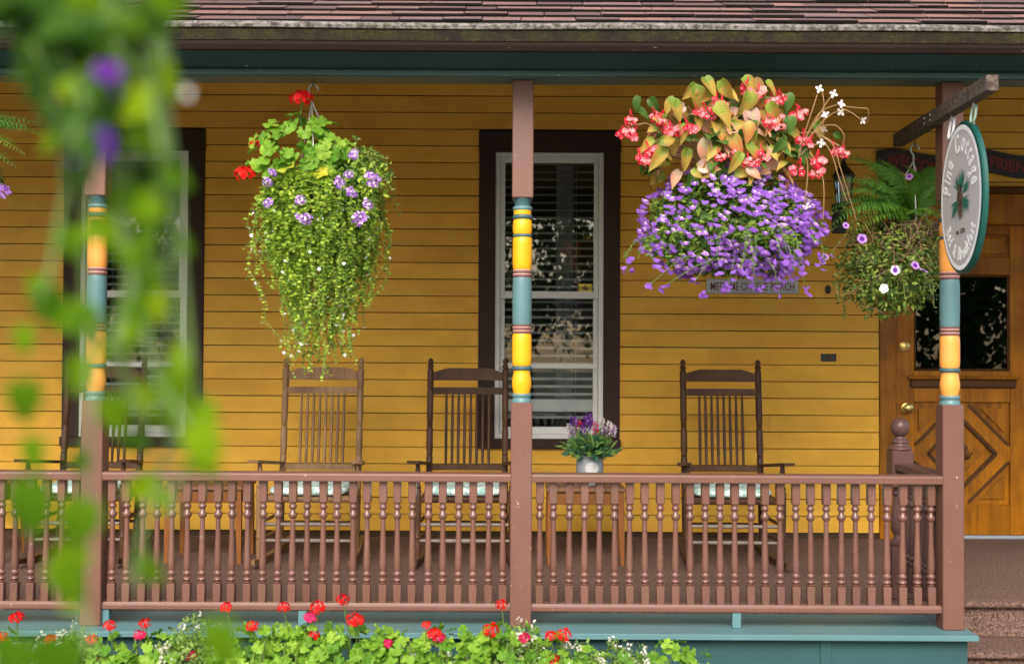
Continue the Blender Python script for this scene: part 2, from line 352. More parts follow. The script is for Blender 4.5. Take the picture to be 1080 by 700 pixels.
# ------------------------------------------------------------------ mesh building
class MB:
    def __init__(s): s.v = []; s.f = []; s.m = []
    def add(s, vs, fs, mat=0):
        o = len(s.v); s.v += [tuple(p) for p in vs]
        for f in fs: s.f.append([o + i for i in f]); s.m.append(mat)
    def box(s, x0, x1, y0, y1, z0, z1, mat=0, c=0.0):
        if c <= 0:
            s.add([(x, y, z) for x in (x0, x1) for y in (y0, y1) for z in (z0, z1)],
                  [(0, 1, 3, 2), (4, 6, 7, 5), (0, 4, 5, 1), (2, 3, 7, 6), (0, 2, 6, 4), (1, 5, 7, 3)], mat); return
        c = min(c, (x1 - x0) * .45, (y1 - y0) * .45, (z1 - z0) * .45)
        X = (x0, x1); Y = (y0, y1); Z = (z0, z1); S = (1, -1)
        vs = []; ix = {}
        for i in (0, 1):
            for j in (0, 1):
                for k in (0, 1):
                    ix[i, j, k] = len(vs)
                    vs += [(X[i], Y[j] + S[j] * c, Z[k] + S[k] * c), (X[i] + S[i] * c, Y[j], Z[k] + S[k] * c), (X[i] + S[i] * c, Y[j] + S[j] * c, Z[k])]
        fs = []
        for i in (0, 1):
            q = [ix[i, a, b] for a, b in ((0, 0), (1, 0), (1, 1), (0, 1))]; fs.append(q if i else q[::-1])
            q = [ix[a, i, b] + 1 for a, b in ((0, 0), (0, 1), (1, 1), (1, 0))]; fs.append(q if i else q[::-1])
            q = [ix[a, b, i] + 2 for a, b in ((0, 0), (1, 0), (1, 1), (0, 1))]; fs.append(q if i else q[::-1])
        for a in (0, 1):
            for b in (0, 1):
                p, q = ix[a, b, 0], ix[a, b, 1]; f = [p, p + 1, q + 1, q]; fs.append(f if a == b else f[::-1])
                p, q = ix[a, 0, b], ix[a, 1, b]; f = [p, q, q + 2, p + 2]; fs.append(f if a == b else f[::-1])
                p, q = ix[0, a, b], ix[1, a, b]; f = [p + 1, p + 2, q + 2, q + 1]; fs.append(f if a == b else f[::-1])
        for k_, p in ix.items():
            f = [p, p + 1, p + 2]; fs.append(f if sum(k_) % 2 else f[::-1])
        s.add(vs, fs, mat)
    def tube(s, pts, rad, n=6, mat=0, caps=True):
        pts = [Vector(p) for p in pts]
        if not hasattr(rad, '__len__'): rad = [rad] * len(pts)
        d = (pts[1] - pts[0]).normalized()
        u = d.cross(Vector((0, 0, 1)) if abs(d.z) < .9 else Vector((1, 0, 0))).normalized()
        vs = []; N = len(pts)
        for i, p in enumerate(pts):
            d = (pts[min(i + 1, N - 1)] - pts[max(i - 1, 0)])
            if d.length < 1e-9: d = Vector((0, 0, 1))
            d.normalize(); u = (u - d * u.dot(d))
            if u.length < 1e-6: u = d.orthogonal()
            u.normalize(); w_ = d.cross(u)
            for k in range(n):
                a = 2 * PI * k / n; vs.append(p + (u * math.cos(a) + w_ * math.sin(a)) * rad[i])
        fs = [(i * n + k, i * n + (k + 1) % n, (i + 1) * n + (k + 1) % n, (i + 1) * n + k) for i in range(N - 1) for k in range(n)]
        if caps: fs += [tuple(range(n))[::-1], tuple((N - 1) * n + k for k in range(n))]
        s.add(vs, fs, mat)
    def lathe(s, prof, n=16, c=(0, 0, 0), mat=0, mats=None, caps=True):
        vs = []; N = len(prof)
        for r, z in prof:
            for k in range(n):
                a = 2 * PI * (k + .5) / n; vs.append((c[0] + r * math.cos(a), c[1] + r * math.sin(a), c[2] + z))
        for i in range(N - 1):
            pass
        o = len(s.v); s.v += vs
        for i in range(N - 1):
            mt = mats[i] if mats else mat
            for k in range(n):
                s.f.append([o + i * n + k, o + i * n + (k + 1) % n, o + (i + 1) * n + (k + 1) % n, o + (i + 1) * n + k]); s.m.append(mt)
        if caps:
            s.f.append([o + k for k in range(n)][::-1]); s.m.append(mats[0] if mats else mat)
            s.f.append([o + (N - 1) * n + k for k in range(n)]); s.m.append(mats[-1] if mats else mat)
    def prism(s, poly, y0, y1, mat=0):
        """polygon of (x,z), extruded from y0 (front) to y1"""
        n = len(poly)
        s.add([(x, y0, z) for x, z in poly] + [(x, y1, z) for x, z in poly],
              [tuple(range(n)), tuple(range(2 * n - 1, n - 1, -1))] + [(i, i + n, (i + 1) % n + n, (i + 1) % n) for i in range(n)], mat)
    def put(s, tm, mx, mat=0, mats=None):
        """a template (verts, faces, face material) placed by a matrix"""
        o = len(s.v); s.v += [tuple(mx @ Vector(p)) for p in tm[0]]
        for f, k in zip(tm[1], tm[2]):
            s.f.append([o + i for i in f]); s.m.append(mats[k] if mats else mat)
    def tm(s): return (s.v, s.f, s.m)
    def mesh(s, name, mats, smooth=None):
        me = bpy.data.meshes.new(name); me.from_pydata(s.v, [], s.f); me.validate()
        for m in (mats if isinstance(mats, (list, tuple)) else [mats]): me.materials.append(m)
        if len(me.polygons) == len(s.m): me.polygons.foreach_set('material_index', s.m)
        if smooth is not None:
            me.polygons.foreach_set('use_smooth', [True] * len(me.polygons))
            me.set_sharp_from_angle(angle=R(smooth))
        me.update(); return me

WL = {}                                                    # world location of every object built
def link(o, wloc, parent=None):
    col.objects.link(o); WL[o.name] = Vector(wloc)
    if parent is not None:
        o.parent = parent; o.location = Vector(wloc) - WL[parent.name]
    else: o.location = wloc
    return o
def tag(o, label=None, cat=None, group=None, kind=None):
    if label: o['label'] = label
    if cat: o['category'] = cat
    if group: o['group'] = group
    if kind: o['kind'] = kind
    return o
def empty(name, loc, label=None, cat=None, group=None):
    o = bpy.data.objects.new(name, None); o.empty_display_size = 0.1
    link(o, loc); return tag(o, label, cat, group)
def part(name, mb, mats, parent=None, smooth=None, origin=None):
    """vertices are in world space; the object's origin goes to its own centre"""
    if origin is None:
        lo = [min(p[i] for p in mb.v) for i in range(3)]; hi = [max(p[i] for p in mb.v) for i in range(3)]
        origin = Vector([(a + b) / 2 for a, b in zip(lo, hi)])
    origin = Vector(origin)
    mb.v = [(p[0] - origin.x, p[1] - origin.y, p[2] - origin.z) for p in mb.v]
    return link(bpy.data.objects.new(name, mb.mesh(name, mats, smooth)), origin, parent)
def place(name, me, parent, pos, rot=None, scale=1.0):
    o = bpy.data.objects.new(name, me); col.objects.link(o); o.parent = parent
    WL[o.name] = Vector(pos)
    b = WL[parent.name] if parent is not None else Vector()
    mx = rot.to_4x4() if rot is not None else Matrix.Identity(4)
    sc = Matrix.Diagonal((*(scale if hasattr(scale, '__len__') else (scale,) * 3), 1))
    o.matrix_local = Matrix.Translation(Vector(pos) - b) @ mx @ sc
    return o
def orient(fwd, nrm):
    y = Vector(fwd).normalized(); z = Vector(nrm); z = z - y * z.dot(y)
    if z.length < 1e-5: z = y.orthogonal()
    z.normalize(); x = y.cross(z)
    return Matrix((x, y, z)).transposed()
def mat4(pos, rot, s): return Matrix.Translation(Vector(pos)) @ rot.to_4x4() @ Matrix.Diagonal((s, s, s, 1))
def rv(r=rng):
    while True:
        v = Vector((r.uniform(-1, 1), r.uniform(-1, 1), r.uniform(-1, 1)))
        if .05 < v.length < 1: return v.normalized()

# ------------------------------------------------------------------ main planes of the place (metres; porch floor at z = 0)
YP = 5.65                # front face of the posts
YR = 5.70                # railing line
YW = 8.48                # face of the house wall
GZ = -0.56               # garden ground
XL, XR = -5.2, 4.6       # ends of the house front
POSTX = [at(95.5, 560, YP).x, at(549.5, 560, YP).x, at(1006, 560, YP).x]

# ------------------------------------------------------------------ ground
g = MB(); g.add([(-150, -150, GZ), (150, -150, GZ), (150, 150, GZ), (-150, 150, GZ)], [(0, 1, 2, 3)])
o = part('ground', g, M['ground']); tag(o, 'green lawn and garden ground around the cottage', 'ground', kind='structure')
g = MB(); g.box(2.12, 3.5, 4.41, 5.1, GZ - .05, GZ + .03, c=.01)
o = part('garden_path', g, M['paving']); tag(o, 'pale concrete path leading to the porch steps', 'path', kind='structure')

g = MB(); g.box(-12, 12, -5.5, 4.4, GZ - .05, GZ + .03, c=.01)  # unseen slab added to bounce light up onto the porch wall
o = part('bounce_pavement', g, M['paving']); tag(o, 'added pale concrete slab out of view, bouncing light onto the porch wall', 'bounce_pavement', kind='structure')
for k in range(-7, 8):
    g = MB(); g.box(k * 1.5 - .006, k * 1.5 + .006, -5.49, 4.39, GZ + .0302, GZ + .0325); part('joint', g, M['soil'], o)
# ------------------------------------------------------------------ porch floor and steps
SX0, SX1 = POSTX[2] + .056, 3.55                     # the steps are let into the porch right of the end post
YS = 6.35
porch = MB()
porch.box(XL, SX0, 6.0, YW - .004, -.05, 0.004)
porch.box(SX0, XR, YS + .02, YW - .004, -.05, 0.004)
o = part('porch_floor', porch, M['carpet']); tag(o, 'brown carpeted porch floor', 'floor', kind='structure'); pf = o
t_ = MB(); t_.box(XL, SX0 + .02, 5.545, 6.0, -.026, 0.0, c=.003); part('trim_board', t_, M['teal'], pf)
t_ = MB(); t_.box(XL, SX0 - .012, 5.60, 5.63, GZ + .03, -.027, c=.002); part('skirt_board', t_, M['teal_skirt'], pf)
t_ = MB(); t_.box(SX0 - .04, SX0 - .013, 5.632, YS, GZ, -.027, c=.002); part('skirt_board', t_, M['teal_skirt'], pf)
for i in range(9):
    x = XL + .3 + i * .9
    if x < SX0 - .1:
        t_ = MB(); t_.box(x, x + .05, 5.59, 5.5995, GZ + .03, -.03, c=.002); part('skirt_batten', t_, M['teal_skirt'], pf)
steps = empty('porch_steps', ((SX0 + SX1) / 2, 5.9, GZ), 'carpeted brown steps climbing to the front door', 'steps')
n_st = 3; rise = -GZ / 3.0
for i in range(n_st):
    y0 = YS - .30 * i; z1 = -rise * i
    st = MB()
    r_ = .018
    prof = []
    if i == 0: back = YS + .019
    else: back = YS - .30 * (i - 1) + .028
    for k in range(7):
        a = PI / 2 * (1 + k / 3.0) if False else PI / 2 + PI * k / 6
        prof.append((y0 - .012 + r_ * math.cos(a) * 1.2, z1 - r_ + r_ * math.sin(a)))
    prof.append((y0 + .004, z1 - .04)); prof.append((y0 + .004, max(GZ, z1 - rise) + .004))
    prof.append((back, max(GZ, z1 - rise) + .004)); prof.append((back, z1))
    n = len(prof)
    vs = [(SX0, y, z) for y, z in prof] + [(SX1, y, z) for y, z in prof]
    st.add(vs, [tuple(range(n)), tuple(range(2 * n - 1, n - 1, -1))] + [(j, j + n, (j + 1) % n + n, (j + 1) % n) for j in range(n)])
    part('step', st, M['carpet'], steps, 40)

# ------------------------------------------------------------------ house: wall with clapboards, windows, door
def wx(px): return at(px, 350, YW).x
def wz(py, px=600): return at(px, py, YW).z
W1 = (wx(67.5), wx(215)); W2 = (wx(504.7), wx(653.4))
WZ0, WZ1 = wz(472.5, 580), wz(139.5, 580)
DX0, DX1 = wx(943.5), wx(1087)
DZ0, DZ1 = 0.03, wz(237, 1015)
JX0, JX1 = wx(926.5), wx(1104)
JZ1 = wz(205, 1015)
WTOP = 3.42
cottage = empty('cottage', ((XL + XR) / 2, YW + .1, 0), 'yellow clapboard cottage front with brown window trim and carved door', 'house')
wall = MB()
T0, T1 = YW + .001, YW + .11
wall_open = [(W1[0], W1[1], WZ0, WZ1), (W2[0], W2[1], WZ0, WZ1), (DX0 - .02, DX1 + .02, 0, DZ1 + .02)]
xs = sorted([XL, XR] + [v for q in wall_open for v in q[:2]])
for a, b in zip(xs[:-1], xs[1:]):
    op = [q for q in wall_open if q[0] <= a + 1e-6 and q[1] >= b - 1e-6]
    if op:
        q = op[0]
        if q[2] > .01: wall.box(a, b, T0, T1, 0, q[2])
        wall.box(a, b, T0, T1, q[3], WTOP)
    else: wall.box(a, b, T0, T1, 0, WTOP)
wallo = part('wall', wall, M['wall_back'], cottage)
EXP = 17.62 * YW / F
zc = wz(489.7, 680)
while zc - EXP > -0.02: zc -= EXP
def clap(x0, x1, z0, z1):
    m = MB(); gap = .0052
    yb = YW - .017 + rng.uniform(-.0015, .0015); yt = YW - .007
    za, zb = z0 + gap * .5, z1 - gap * .5
    dz = rng.uniform(-.0008, .0008)
    poly = [(yb, za + dz), (yb + .0008, zb - .002), (yt, zb), (YW, zb), (YW, za + dz)]
    n = 5; ns = max(1, int((x1 - x0) / .30)); sd_ = rng.uniform(0, 99)
    for k in range(ns + 1):
        x = x0 + (x1 - x0) * k / ns; wz_ = .0022 * noise.noise(Vector((x * 1.9, sd_, 0))); wy_ = .0022 * noise.noise(Vector((x * 1.6, sd_, 5)))
        m.v += [(x, y + (wy_ if q < 2 else 0), z_ + (wz_ if q in (0, 4) else 0)) for q, (y, z_) in enumerate(poly)]
    for k in range(ns):
        for q in range(n): m.f.append([k * n + q, k * n + (q + 1) % n, (k + 1) * n + (q + 1) % n, (k + 1) * n + q]); m.m.append(0)
    m.f += [list(range(n))[::-1], list(range(ns * n, ns * n + n))]; m.m += [0, 0]
    part('clapboard', m, M['siding'], wallo)
obst = [(W1[0], W1[1], WZ0, WZ1), (W2[0], W2[1], WZ0, WZ1), (JX0, JX1, 0, JZ1)]
z = zc
while z < WTOP - .05:
    z0, z1 = z, z + EXP
    cuts = [XL]
    segs = []
    cur = XL
    blk = [q for q in obst if q[2] < z1 - .01 and q[3] > z0 + .01]
    # obstacles that only clip the course in height
    part_bl = []
    for q in sorted(blk):
        segs.append((cur, q[0] - .002)); cur = q[1] + .002
        lo, hi = q[2], q[3]
        if z0 < lo - .02: clap(q[0] - .001, q[1] + .001, z0, lo - .001)
        if z1 > hi + .02: clap(q[0] - .001, q[1] + .001, hi + .001, z1)
    segs.append((cur, XR))
    for a, b in segs:
        L = b - a
        if L > 1.3 and rng.random() < .22:
            k = a + L * rng.uniform(.3, .7); clap(a, k - .0005, z0, z1); clap(k + .0005, b, z0, z1)
        else: clap(a, b, z0, z1)
    z += EXP

def window(X0, X1, seed, screen=True):
    """double-hung window, brown casing outside, white sashes, blind inside"""
    s = (X1 - X0) / 148.7                                   # metres per photograph pixel on the wall
    wn = empty('window', ((X0 + X1) / 2, YW, WZ0)); wn.parent = cottage
    wn.location = WL[wn.name] - WL[cottage.name]
    cw = 17.2 * s; ct = 22 * s; cb = 10 * s
    yo = YW - .030
    for a, b, c_, d in ((X0, X0 + cw, WZ0 + cb, WZ1 - ct), (X1 - cw, X1, WZ0 + cb, WZ1 - ct)):
        m = MB(); m.box(a, b, yo, YW + .03, c_ + .0005, d - .0005, c=.003); part('casing_board', m, M['casing'], wn)
    m = MB(); m.box(X0 - .004, X1 + .004, yo - .004, YW + .03, WZ1 - ct, WZ1, c=.003); part('head_casing', m, M['casing'], wn)
    m = MB(); m.box(X0 - .006, X1 + .006, yo - .025, YW + .03, WZ0, WZ0 + cb, c=.004); part('sill', m, M['casing'], wn)
    fx0, fx1 = X0 + cw, X1 - cw; fz0, fz1 = WZ0 + cb, WZ1 - ct
    fw = 5 * s                                              # white frame
    yf = YW - .012
    for (a, b, c_, d) in ((fx0, fx0 + fw, fz0, fz1), (fx1 - fw, fx1, fz0, fz1), (fx0 + fw, fx1 - fw, fz1 - fw * .9, fz1), (fx0 + fw, fx1 - fw, fz0, fz0 + 5 * s)):
        m = MB(); m.box(a + .0004, b - .0004, yf, YW + .08, c_ + .0004, d - .0004, c=.002); part('frame', m, M['white'], wn)
    ix0, ix1 = fx0 + fw, fx1 - fw; iz0, iz1 = fz0 + 5 * s, fz1 - fw * .9
    mid = WZ0 + (472.5 - 311) * s; sw = 5.2 * s; mr = 7.5 * s
    def sash(nm, z0, z1, y, bot, top):
        m = MB()
        m.box(ix0 + .001, ix0 + sw, y, y + .032, z0, z1, c=.002); m.box(ix1 - sw, ix1 - .001, y, y + .032, z0, z1, c=.002)
        m.box(ix0 + sw + .0005, ix1 - sw - .0005, y + .001, y + .032, z0, z0 + bot, c=.002); m.box(ix0 + sw + .0005, ix1 - sw - .0005, y + .001, y + .032, z1 - top, z1, c=.002)
        so = part(nm, m, M['white'], wn)
        m = MB(); m.box(ix0 + sw - .003, ix1 - sw + .003, y + .016, y + .019, z0 + bot - .003, z1 - top + .003)
        part('pane', m, M['glass'], wn)
    sash('upper_sash', mid - mr / 2, iz1, YW + .004, mr, 6 * s)
    sash('lower_sash', iz0, mid + mr / 2 - .004, YW + .040, 7 * s, mr - .004)
    # insect-screen bars in the lower half and the raised sash board behind
    m = MB(); m.box(ix0 + .002, ix1 - .002, YW + .008, YW + .022, WZ0 + 84 * s, WZ0 + 89 * s, c=.001); part('screen_bar', m, M['white'], wn)
    m = MB(); m.box(ix0 + .01, ix1 - .01, YW + .078, YW + .10, WZ0 + 38 * s, WZ0 + 51 * s, c=.002); part('inner_board', m, M['blind'], wn)
    # blind slats: an upper blind and a lower blind
    r = random.Random(seed)
    z = iz1 - .03; k = 0
    me = None
    while z > iz0 + .10:
        if me is None:
            b = MB(); hw = (ix1 - ix0) / 2 - .012; ang = R(28)
            d = .020; b.add([(-hw, -d * math.cos(ang), -d * math.sin(ang)), (hw, -d * math.cos(ang), -d * math.sin(ang)), (hw, 0, .003), (-hw, 0, .003), (hw, d * math.cos(ang), d * math.sin(ang)), (-hw, d * math.cos(ang), d * math.sin(ang))],
                             [(0, 1, 2, 3), (3, 2, 4, 5)]); me = b.mesh('blind_slat', M['blind'])
        place('blind_slat', me, wn, ((ix0 + ix1) / 2, YW + .135, z), Matrix.Rotation(r.uniform(-.004, .004), 3, 'Y'))
        z -= .0535; k += 1
    for fx in (.22, .78):
        m = MB(); m.tube([(ix0 + (ix1 - ix0) * fx, YW + .113, iz1), (ix0 + (ix1 - ix0) * fx, YW + .113, iz0 + .1)], .0018, 4); part('blind_cord', m, M['curtain'], wn)
    # curtain hanging further in and the dim room behind
    m = MB(); n = 24
    pts = [((ix0 + ix1) / 2 + .06 + .13 * i / n, YW + .42 + .018 * math.sin(i * 1.9)) for i in range(n + 1)]
    m.add([(x, y, z_) for x, y in pts for z_ in (WZ0 - .1, WZ1)], [(2 * i, 2 * i + 2, 2 * i + 3, 2 * i + 1) for i in range(n)])
    part('curtain', m, M['curtain'], wn, 60)
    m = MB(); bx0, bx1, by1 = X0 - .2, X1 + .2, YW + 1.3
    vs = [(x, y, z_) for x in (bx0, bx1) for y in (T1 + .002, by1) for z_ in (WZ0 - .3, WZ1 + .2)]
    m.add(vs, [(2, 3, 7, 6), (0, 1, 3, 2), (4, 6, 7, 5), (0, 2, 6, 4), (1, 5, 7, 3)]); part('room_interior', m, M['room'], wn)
    return wn, s, (ix0, ix1, iz0, iz1), mid
win1 = window(*W1, 3); win2 = window(*W2, 4)
# yellow sticker in the corner of the upper pane
c = at(617.5, 303.5, YW)
stk = empty('window_sticker', (c.x, YW + .018, c.z - .03), 'small yellow sticker in the corner of the upper window pane', 'sticker')
m = MB(); m.box(c.x - .048, c.x + .048, YW + .0175, YW + .0195, c.z - .028, c.z + .028); part('sheet', m, M['sticker'], stk)
m = MB()
for a, b in ((-.018, 0), (0, .008), (.018, -.002), (-.006, -.006), (.010, -.008)): m.box(c.x + a - .007, c.x + a + .007, YW + .0160, YW + .0171, c.z + b - .008, c.z + b + .008)
m.box(c.x - .042, c.x - .036, YW + .0160, YW + .0171, c.z - .014, c.z + .014); m.box(c.x + .036, c.x + .042, YW + .0160, YW + .0171, c.z - .014, c.z + .014)
part('print', m, M['stickerink'], stk)

# ---- door
door = empty('door', ((DX0 + DX1) / 2, YW, 0)); door.parent = cottage; door.location = WL[door.name] - WL[cottage.name]
def dx(px): return at(px, 430, YW).x
def dz(py): return at(1015, py, YW).z
yd = YW + .010                                               # face of stiles and rails
def dbox(nm, x0, x1, z0, z1, y0=yd, y1=YW + .055, mat='door', c=.003, par=None):
    m = MB(); m.box(x0, x1, y0, y1, z0, z1, c=c); return part(nm, m, M[mat], par or door)
gx0, gx1, gz0, gz1 = dx(964.5), dx(1066), dz(391), dz(289.5)
for a, b, nm in ((DX0 + .004, gx0, 'stile'), (gx1, DX1 - .004, 'stile')): dbox(nm, a, b, DZ0, DZ1)
dbox('rail', gx0 + .0005, gx1 - .0005, DZ0, dz(532), yd + .001)
dbox('rail', gx0 + .0005, gx1 - .0005, dz(424), gz0, yd + .001)
dbox('rail', gx0 + .0005, gx1 - .0005, gz1, dz(271), yd + .001)
dbox('rail', gx0 + .0005, gx1 - .0005, dz(247), DZ1, yd + .001)
dbox('rail', dx(1006), dx(1025), dz(271) + .0005, dz(247) - .0005, yd + .002)
dbox('panel', gx0 - .002, gx1 + .002, dz(272), dz(246), YW + .028, YW + .045)
for a, b in ((968, 1003), (1028, 1063)):
    dbox('panel', dx(a) + .012, dx(b) - .012, dz(271) + .02, dz(247) - .02, YW + .018, YW + .03, 'door', .008)
# glass with beads
m = MB(); m.box(gx0 - .002, gx1 + .002, YW + .030, YW + .034, gz0 - .002, gz1 + .002); part('glass_pane', m, M['doorglass'], door)
bd = .016
for (a, b, c_, d) in ((gx0, gx0 + bd, gz0, gz1), (gx1 - bd, gx1, gz0, gz1), (gx0 + bd, gx1 - bd, gz0, gz0 + bd), (gx0 + bd, gx1 - bd, gz1 - bd, gz1)):
    dbox('bead', a + .0006, b - .0006, c_ + .0006, d - .0006, YW + .014, YW + .029, 'doordark', .006)
m = MB()
hx0, hx1 = DX0 - .25, DX1 + .25
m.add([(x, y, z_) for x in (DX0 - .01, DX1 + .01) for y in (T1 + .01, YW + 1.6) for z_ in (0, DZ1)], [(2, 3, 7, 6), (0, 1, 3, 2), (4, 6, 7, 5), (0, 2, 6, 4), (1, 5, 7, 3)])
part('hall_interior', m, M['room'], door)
# dentil ledge under the glass
lz0, lz1 = dz(409), dz(396.5)
dbox('ledge', dx(957), dx(1075), dz(400), lz1, yd - .034, yd - .0005, 'door', .006)
dbox('ledge_moulding', dx(960), dx(1072), lz0, dz(400) - .0005, yd - .020, yd - .0005, 'doordark', .008)
# lower panel: frame, corner triangles, lozenge ring, centre diamond
pcx, pcz = (gx0 + gx1) / 2, (dz(425) + dz(531.5)) / 2
hw, hh = (gx1 - gx0) / 2, (dz(425) - dz(531.5)) / 2
dbox('panel', gx0 - .002, gx1 + .002, dz(532), dz(424), YW + .034, YW + .05, 'door', 0)
leg = .30; dia = .235
octo = [(-hw + leg, -hh), (hw - leg, -hh), (hw, -hh + leg), (hw, hh - leg), (hw - leg, hh), (-hw + leg, hh), (-hw, hh - leg), (-hw, -hh + leg)]
octo = [(pcx + a, pcz + b) for a, b in octo]
dmd = [(pcx, pcz - dia), (pcx + dia, pcz), (pcx, pcz + dia), (pcx - dia, pcz)]
def ring_prism(m, outer, inner, pairs, y0, y1):
    for q in pairs:
        m.prism([(outer if k == 'o' else inner)[i] for k, i in q], y0, y1)
m = MB()
ring_prism(m, octo, dmd, [(('o', 0), ('o', 1), ('i', 0)), (('o', 1), ('o', 2), ('i', 1), ('i', 0)), (('o', 2), ('o', 3), ('i', 1)), (('o', 3), ('o', 4), ('i', 2), ('i', 1)),
                          (('o', 4), ('o', 5), ('i', 2)), (('o', 5), ('o', 6), ('i', 3), ('i', 2)), (('o', 6), ('o', 7), ('i', 3)), (('o', 7), ('o', 0), ('i', 0), ('i', 3))], yd + .004, YW + .033)
part('lozenge', m, M['door'], door)
m = MB()
def bar2(m, p, q, wd, y0, y1):
    p = Vector(p); q = Vector(q); d = (q - p).normalized(); n = Vector((-d.y, d.x)) * wd / 2
    m.prism([(p - n)[:], (q - n)[:], (q + n)[:], (p + n)[:]], y0, y1)
for sgx in (-1, 1):
    for sgz in (-1, 1):
        cx, cz = pcx + sgx * hw, pcz + sgz * hh
        k = .055; tri = [(cx - sgx * .035, cz - sgz * .035), (cx - sgx * (leg - .10), cz - sgz * .035), (cx - sgx * .035, cz - sgz * (leg - .10))]
        t2 = MB(); t2.prism(tri if sgx * sgz > 0 else tri[::-1], YW + .020, YW + .033); part('corner_panel', t2, M['door'], door)
        bar2(m, (cx - sgx * (leg - .012), cz - sgz * .012), (cx - sgx * .012, cz - sgz * (leg - .012)), .018, yd - .002, YW + .0335)
for i in range(4): bar2(m, dmd[i], dmd[(i + 1) % 4], .024, yd - .004, YW + .0336)
part('panel_moulding', m, M['doordark'], door)
m = MB()
d2 = .15; m.prism([(pcx, pcz - d2), (pcx + d2, pcz), (pcx, pcz + d2), (pcx - d2, pcz)], YW + .022, YW + .033); part('diamond_panel', m, M['door'], door)
m = MB()
for k in range(8):
    a = k * PI / 4; rr = .055 + .02 * (k % 2)
    m.tube([(pcx + math.cos(a) * .012, YW + .018, pcz + math.sin(a) * .012), (pcx + math.cos(a + .3) * rr * .7, YW + .013, pcz + math.sin(a + .3) * rr * .7), (pcx + math.cos(a + .9) * rr, YW + .017, pcz + math.sin(a + .9) * rr)], [.012, .014, .004], 8)
part('carved_rosette', m, M['doordark'], door, 50)
# jambs, head, threshold
for a, b in ((JX0 + .001, DX0), (DX1, JX1 - .001)): dbox('jamb', a, b, .002, DZ1, YW - .028, YW + .06, 'door', .004)
dbox('head_casing', JX0 + .001, JX1 - .001, DZ1 + .0005, JZ1, YW - .032, YW + .06, 'door', .004)
dbox('cornice', JX0 - .02, JX1 + .02, JZ1 + .0005, JZ1 + .05, YW - .055, YW - .018, 'doordark', .012)
dbox('threshold', DX0 + .002, DX1 - .002, .005, DZ0 - .001, YW - .035, YW + .06, 'pot', .008)
def knob(px, py, r, bulge, nm):
    c = at(px, py, YW); m = MB()
    prof = [(r, 0), (r, .004), (r * .55, .007), (r * .45, bulge * .4), (r * .95, bulge * .65), (r * .95, bulge * .85), (r * .5, bulge), (.001, bulge)]
    m.lathe(prof, 14)
    m.v = [(c.x + x, yd - z_, c.z + y) for x, y, z_ in m.v]
    part(nm, m, M['brass'], door, 40)
knob(954, 365.5, .032, .035, 'deadbolt'); knob(956.2, 430, .034, .075, 'knob')

# ---- things fixed to the wall
def text_tm(txt, size, sx=1.0, shear=0.0, depth=.0012, bold=0.0, space=1.0):
    cu = bpy.data.curves.new('lettering', 'FONT'); cu.body = txt; cu.size = size; cu.extrude = depth / 2; cu.shear = shear; cu.offset = bold; cu.resolution_u = 3
    cu.space_character = space
    ob = bpy.data.objects.new('lettering_source', cu); col.objects.link(ob)
    dg = bpy.context.evaluated_depsgraph_get(); dg.update()
    me = bpy.data.meshes.new_from_object(ob.evaluated_get(dg))
    vs = [(v.co.x * sx, v.co.y, v.co.z) for v in me.vertices]; fs = [tuple(p.vertices) for p in me.polygons]
    bpy.data.objects.remove(ob); bpy.data.curves.remove(cu); bpy.data.meshes.remove(me)
    return vs, fs, [0] * len(fs)
def extent(tm):
    a = [p[0] for p in tm[0]]; return (min(a), max(a)) if a else (0, 0)
def flat_text(txt, size, width, cx, cz, y, bold=0, shear=0):
    tm = text_tm(txt, size, 1, shear, .0012, bold); a, b = extent(tm); k = width / (b - a)
    m = MB(); m.add([(cx + (p[0] - (a + b) / 2) * k, y - p[2], cz + p[1] - size * .35) for p in tm[0]], tm[1]); return m
c0, c1 = at(745, 294, YW - .03), at(842, 310, YW - .03)
ps = empty('porch_sign', ((c0.x + c1.x) / 2, YW - .03, c1.z), 'grey tin sign reading MEET ME ON THE PORCH on yellow clapboards', 'sign')
m = MB(); m.box(c0.x, c1.x, YW - .034, YW - .016, c1.z, c0.z, c=.002); part('plate', m, M['tin'], ps)
m = MB(); nb = 46
for i in range(nb):
    x = c0.x + .012 + (c1.x - c0.x - .024) * i / (nb - 1)
    for zz in (c0.z - .010, c1.z + .010): m.lathe([(.006, 0), (.004, .003), (.001, .004)], 6, (0, 0, 0)); k = 18; m.v[-k:] = [(x + p[0], YW - .034 - p[2], zz + p[1]) for p in m.v[-k:]]
part('embossed_beading', m, M['tin'], ps)
part('lettering', flat_text('MEET ME ON THE PORCH', .078, (c1.x - c0.x) * .91, (c0.x + c1.x) / 2, (c0.z + c1.z) / 2, YW - .0348, .0006), M['maroon'], ps)

c0 = at(923, 173, YW); c1 = at(1107, 173, YW)
wb = empty('welcome_banner', ((c0.x + c1.x) / 2, YW - .02, c0.z - .09), 'dark wavy board with red WELCOME FRIENDS lettering above the door', 'sign')
def wav(x): return .022 * math.sin((x - c0.x) / (c1.x - c0.x) * 4 * PI + .4)
n = 40; up = []; dn = []
for i in range(n + 1):
    x = c0.x + (c1.x - c0.x) * i / n; up.append((x, c0.z + wav(x) + .078)); dn.append((x, c0.z + wav(x) - .078))
m = MB()
for i in range(n): m.prism([dn[i], dn[i + 1], up[i + 1], up[i]], YW - .038, YW - .018)
part('board', m, M['banner'], wb)
tmx = flat_text('WELCOME', .105, (at(995, 170, YW).x - at(934, 170, YW).x), (at(995, 170, YW).x + at(934, 170, YW).x) / 2, 0, YW - .039, .003)
tm2 = flat_text('FRIENDS', .105, (at(1098, 170, YW).x - at(1042, 170, YW).x), (at(1098, 170, YW).x + at(1042, 170, YW).x) / 2, 0, YW - .039, .003)
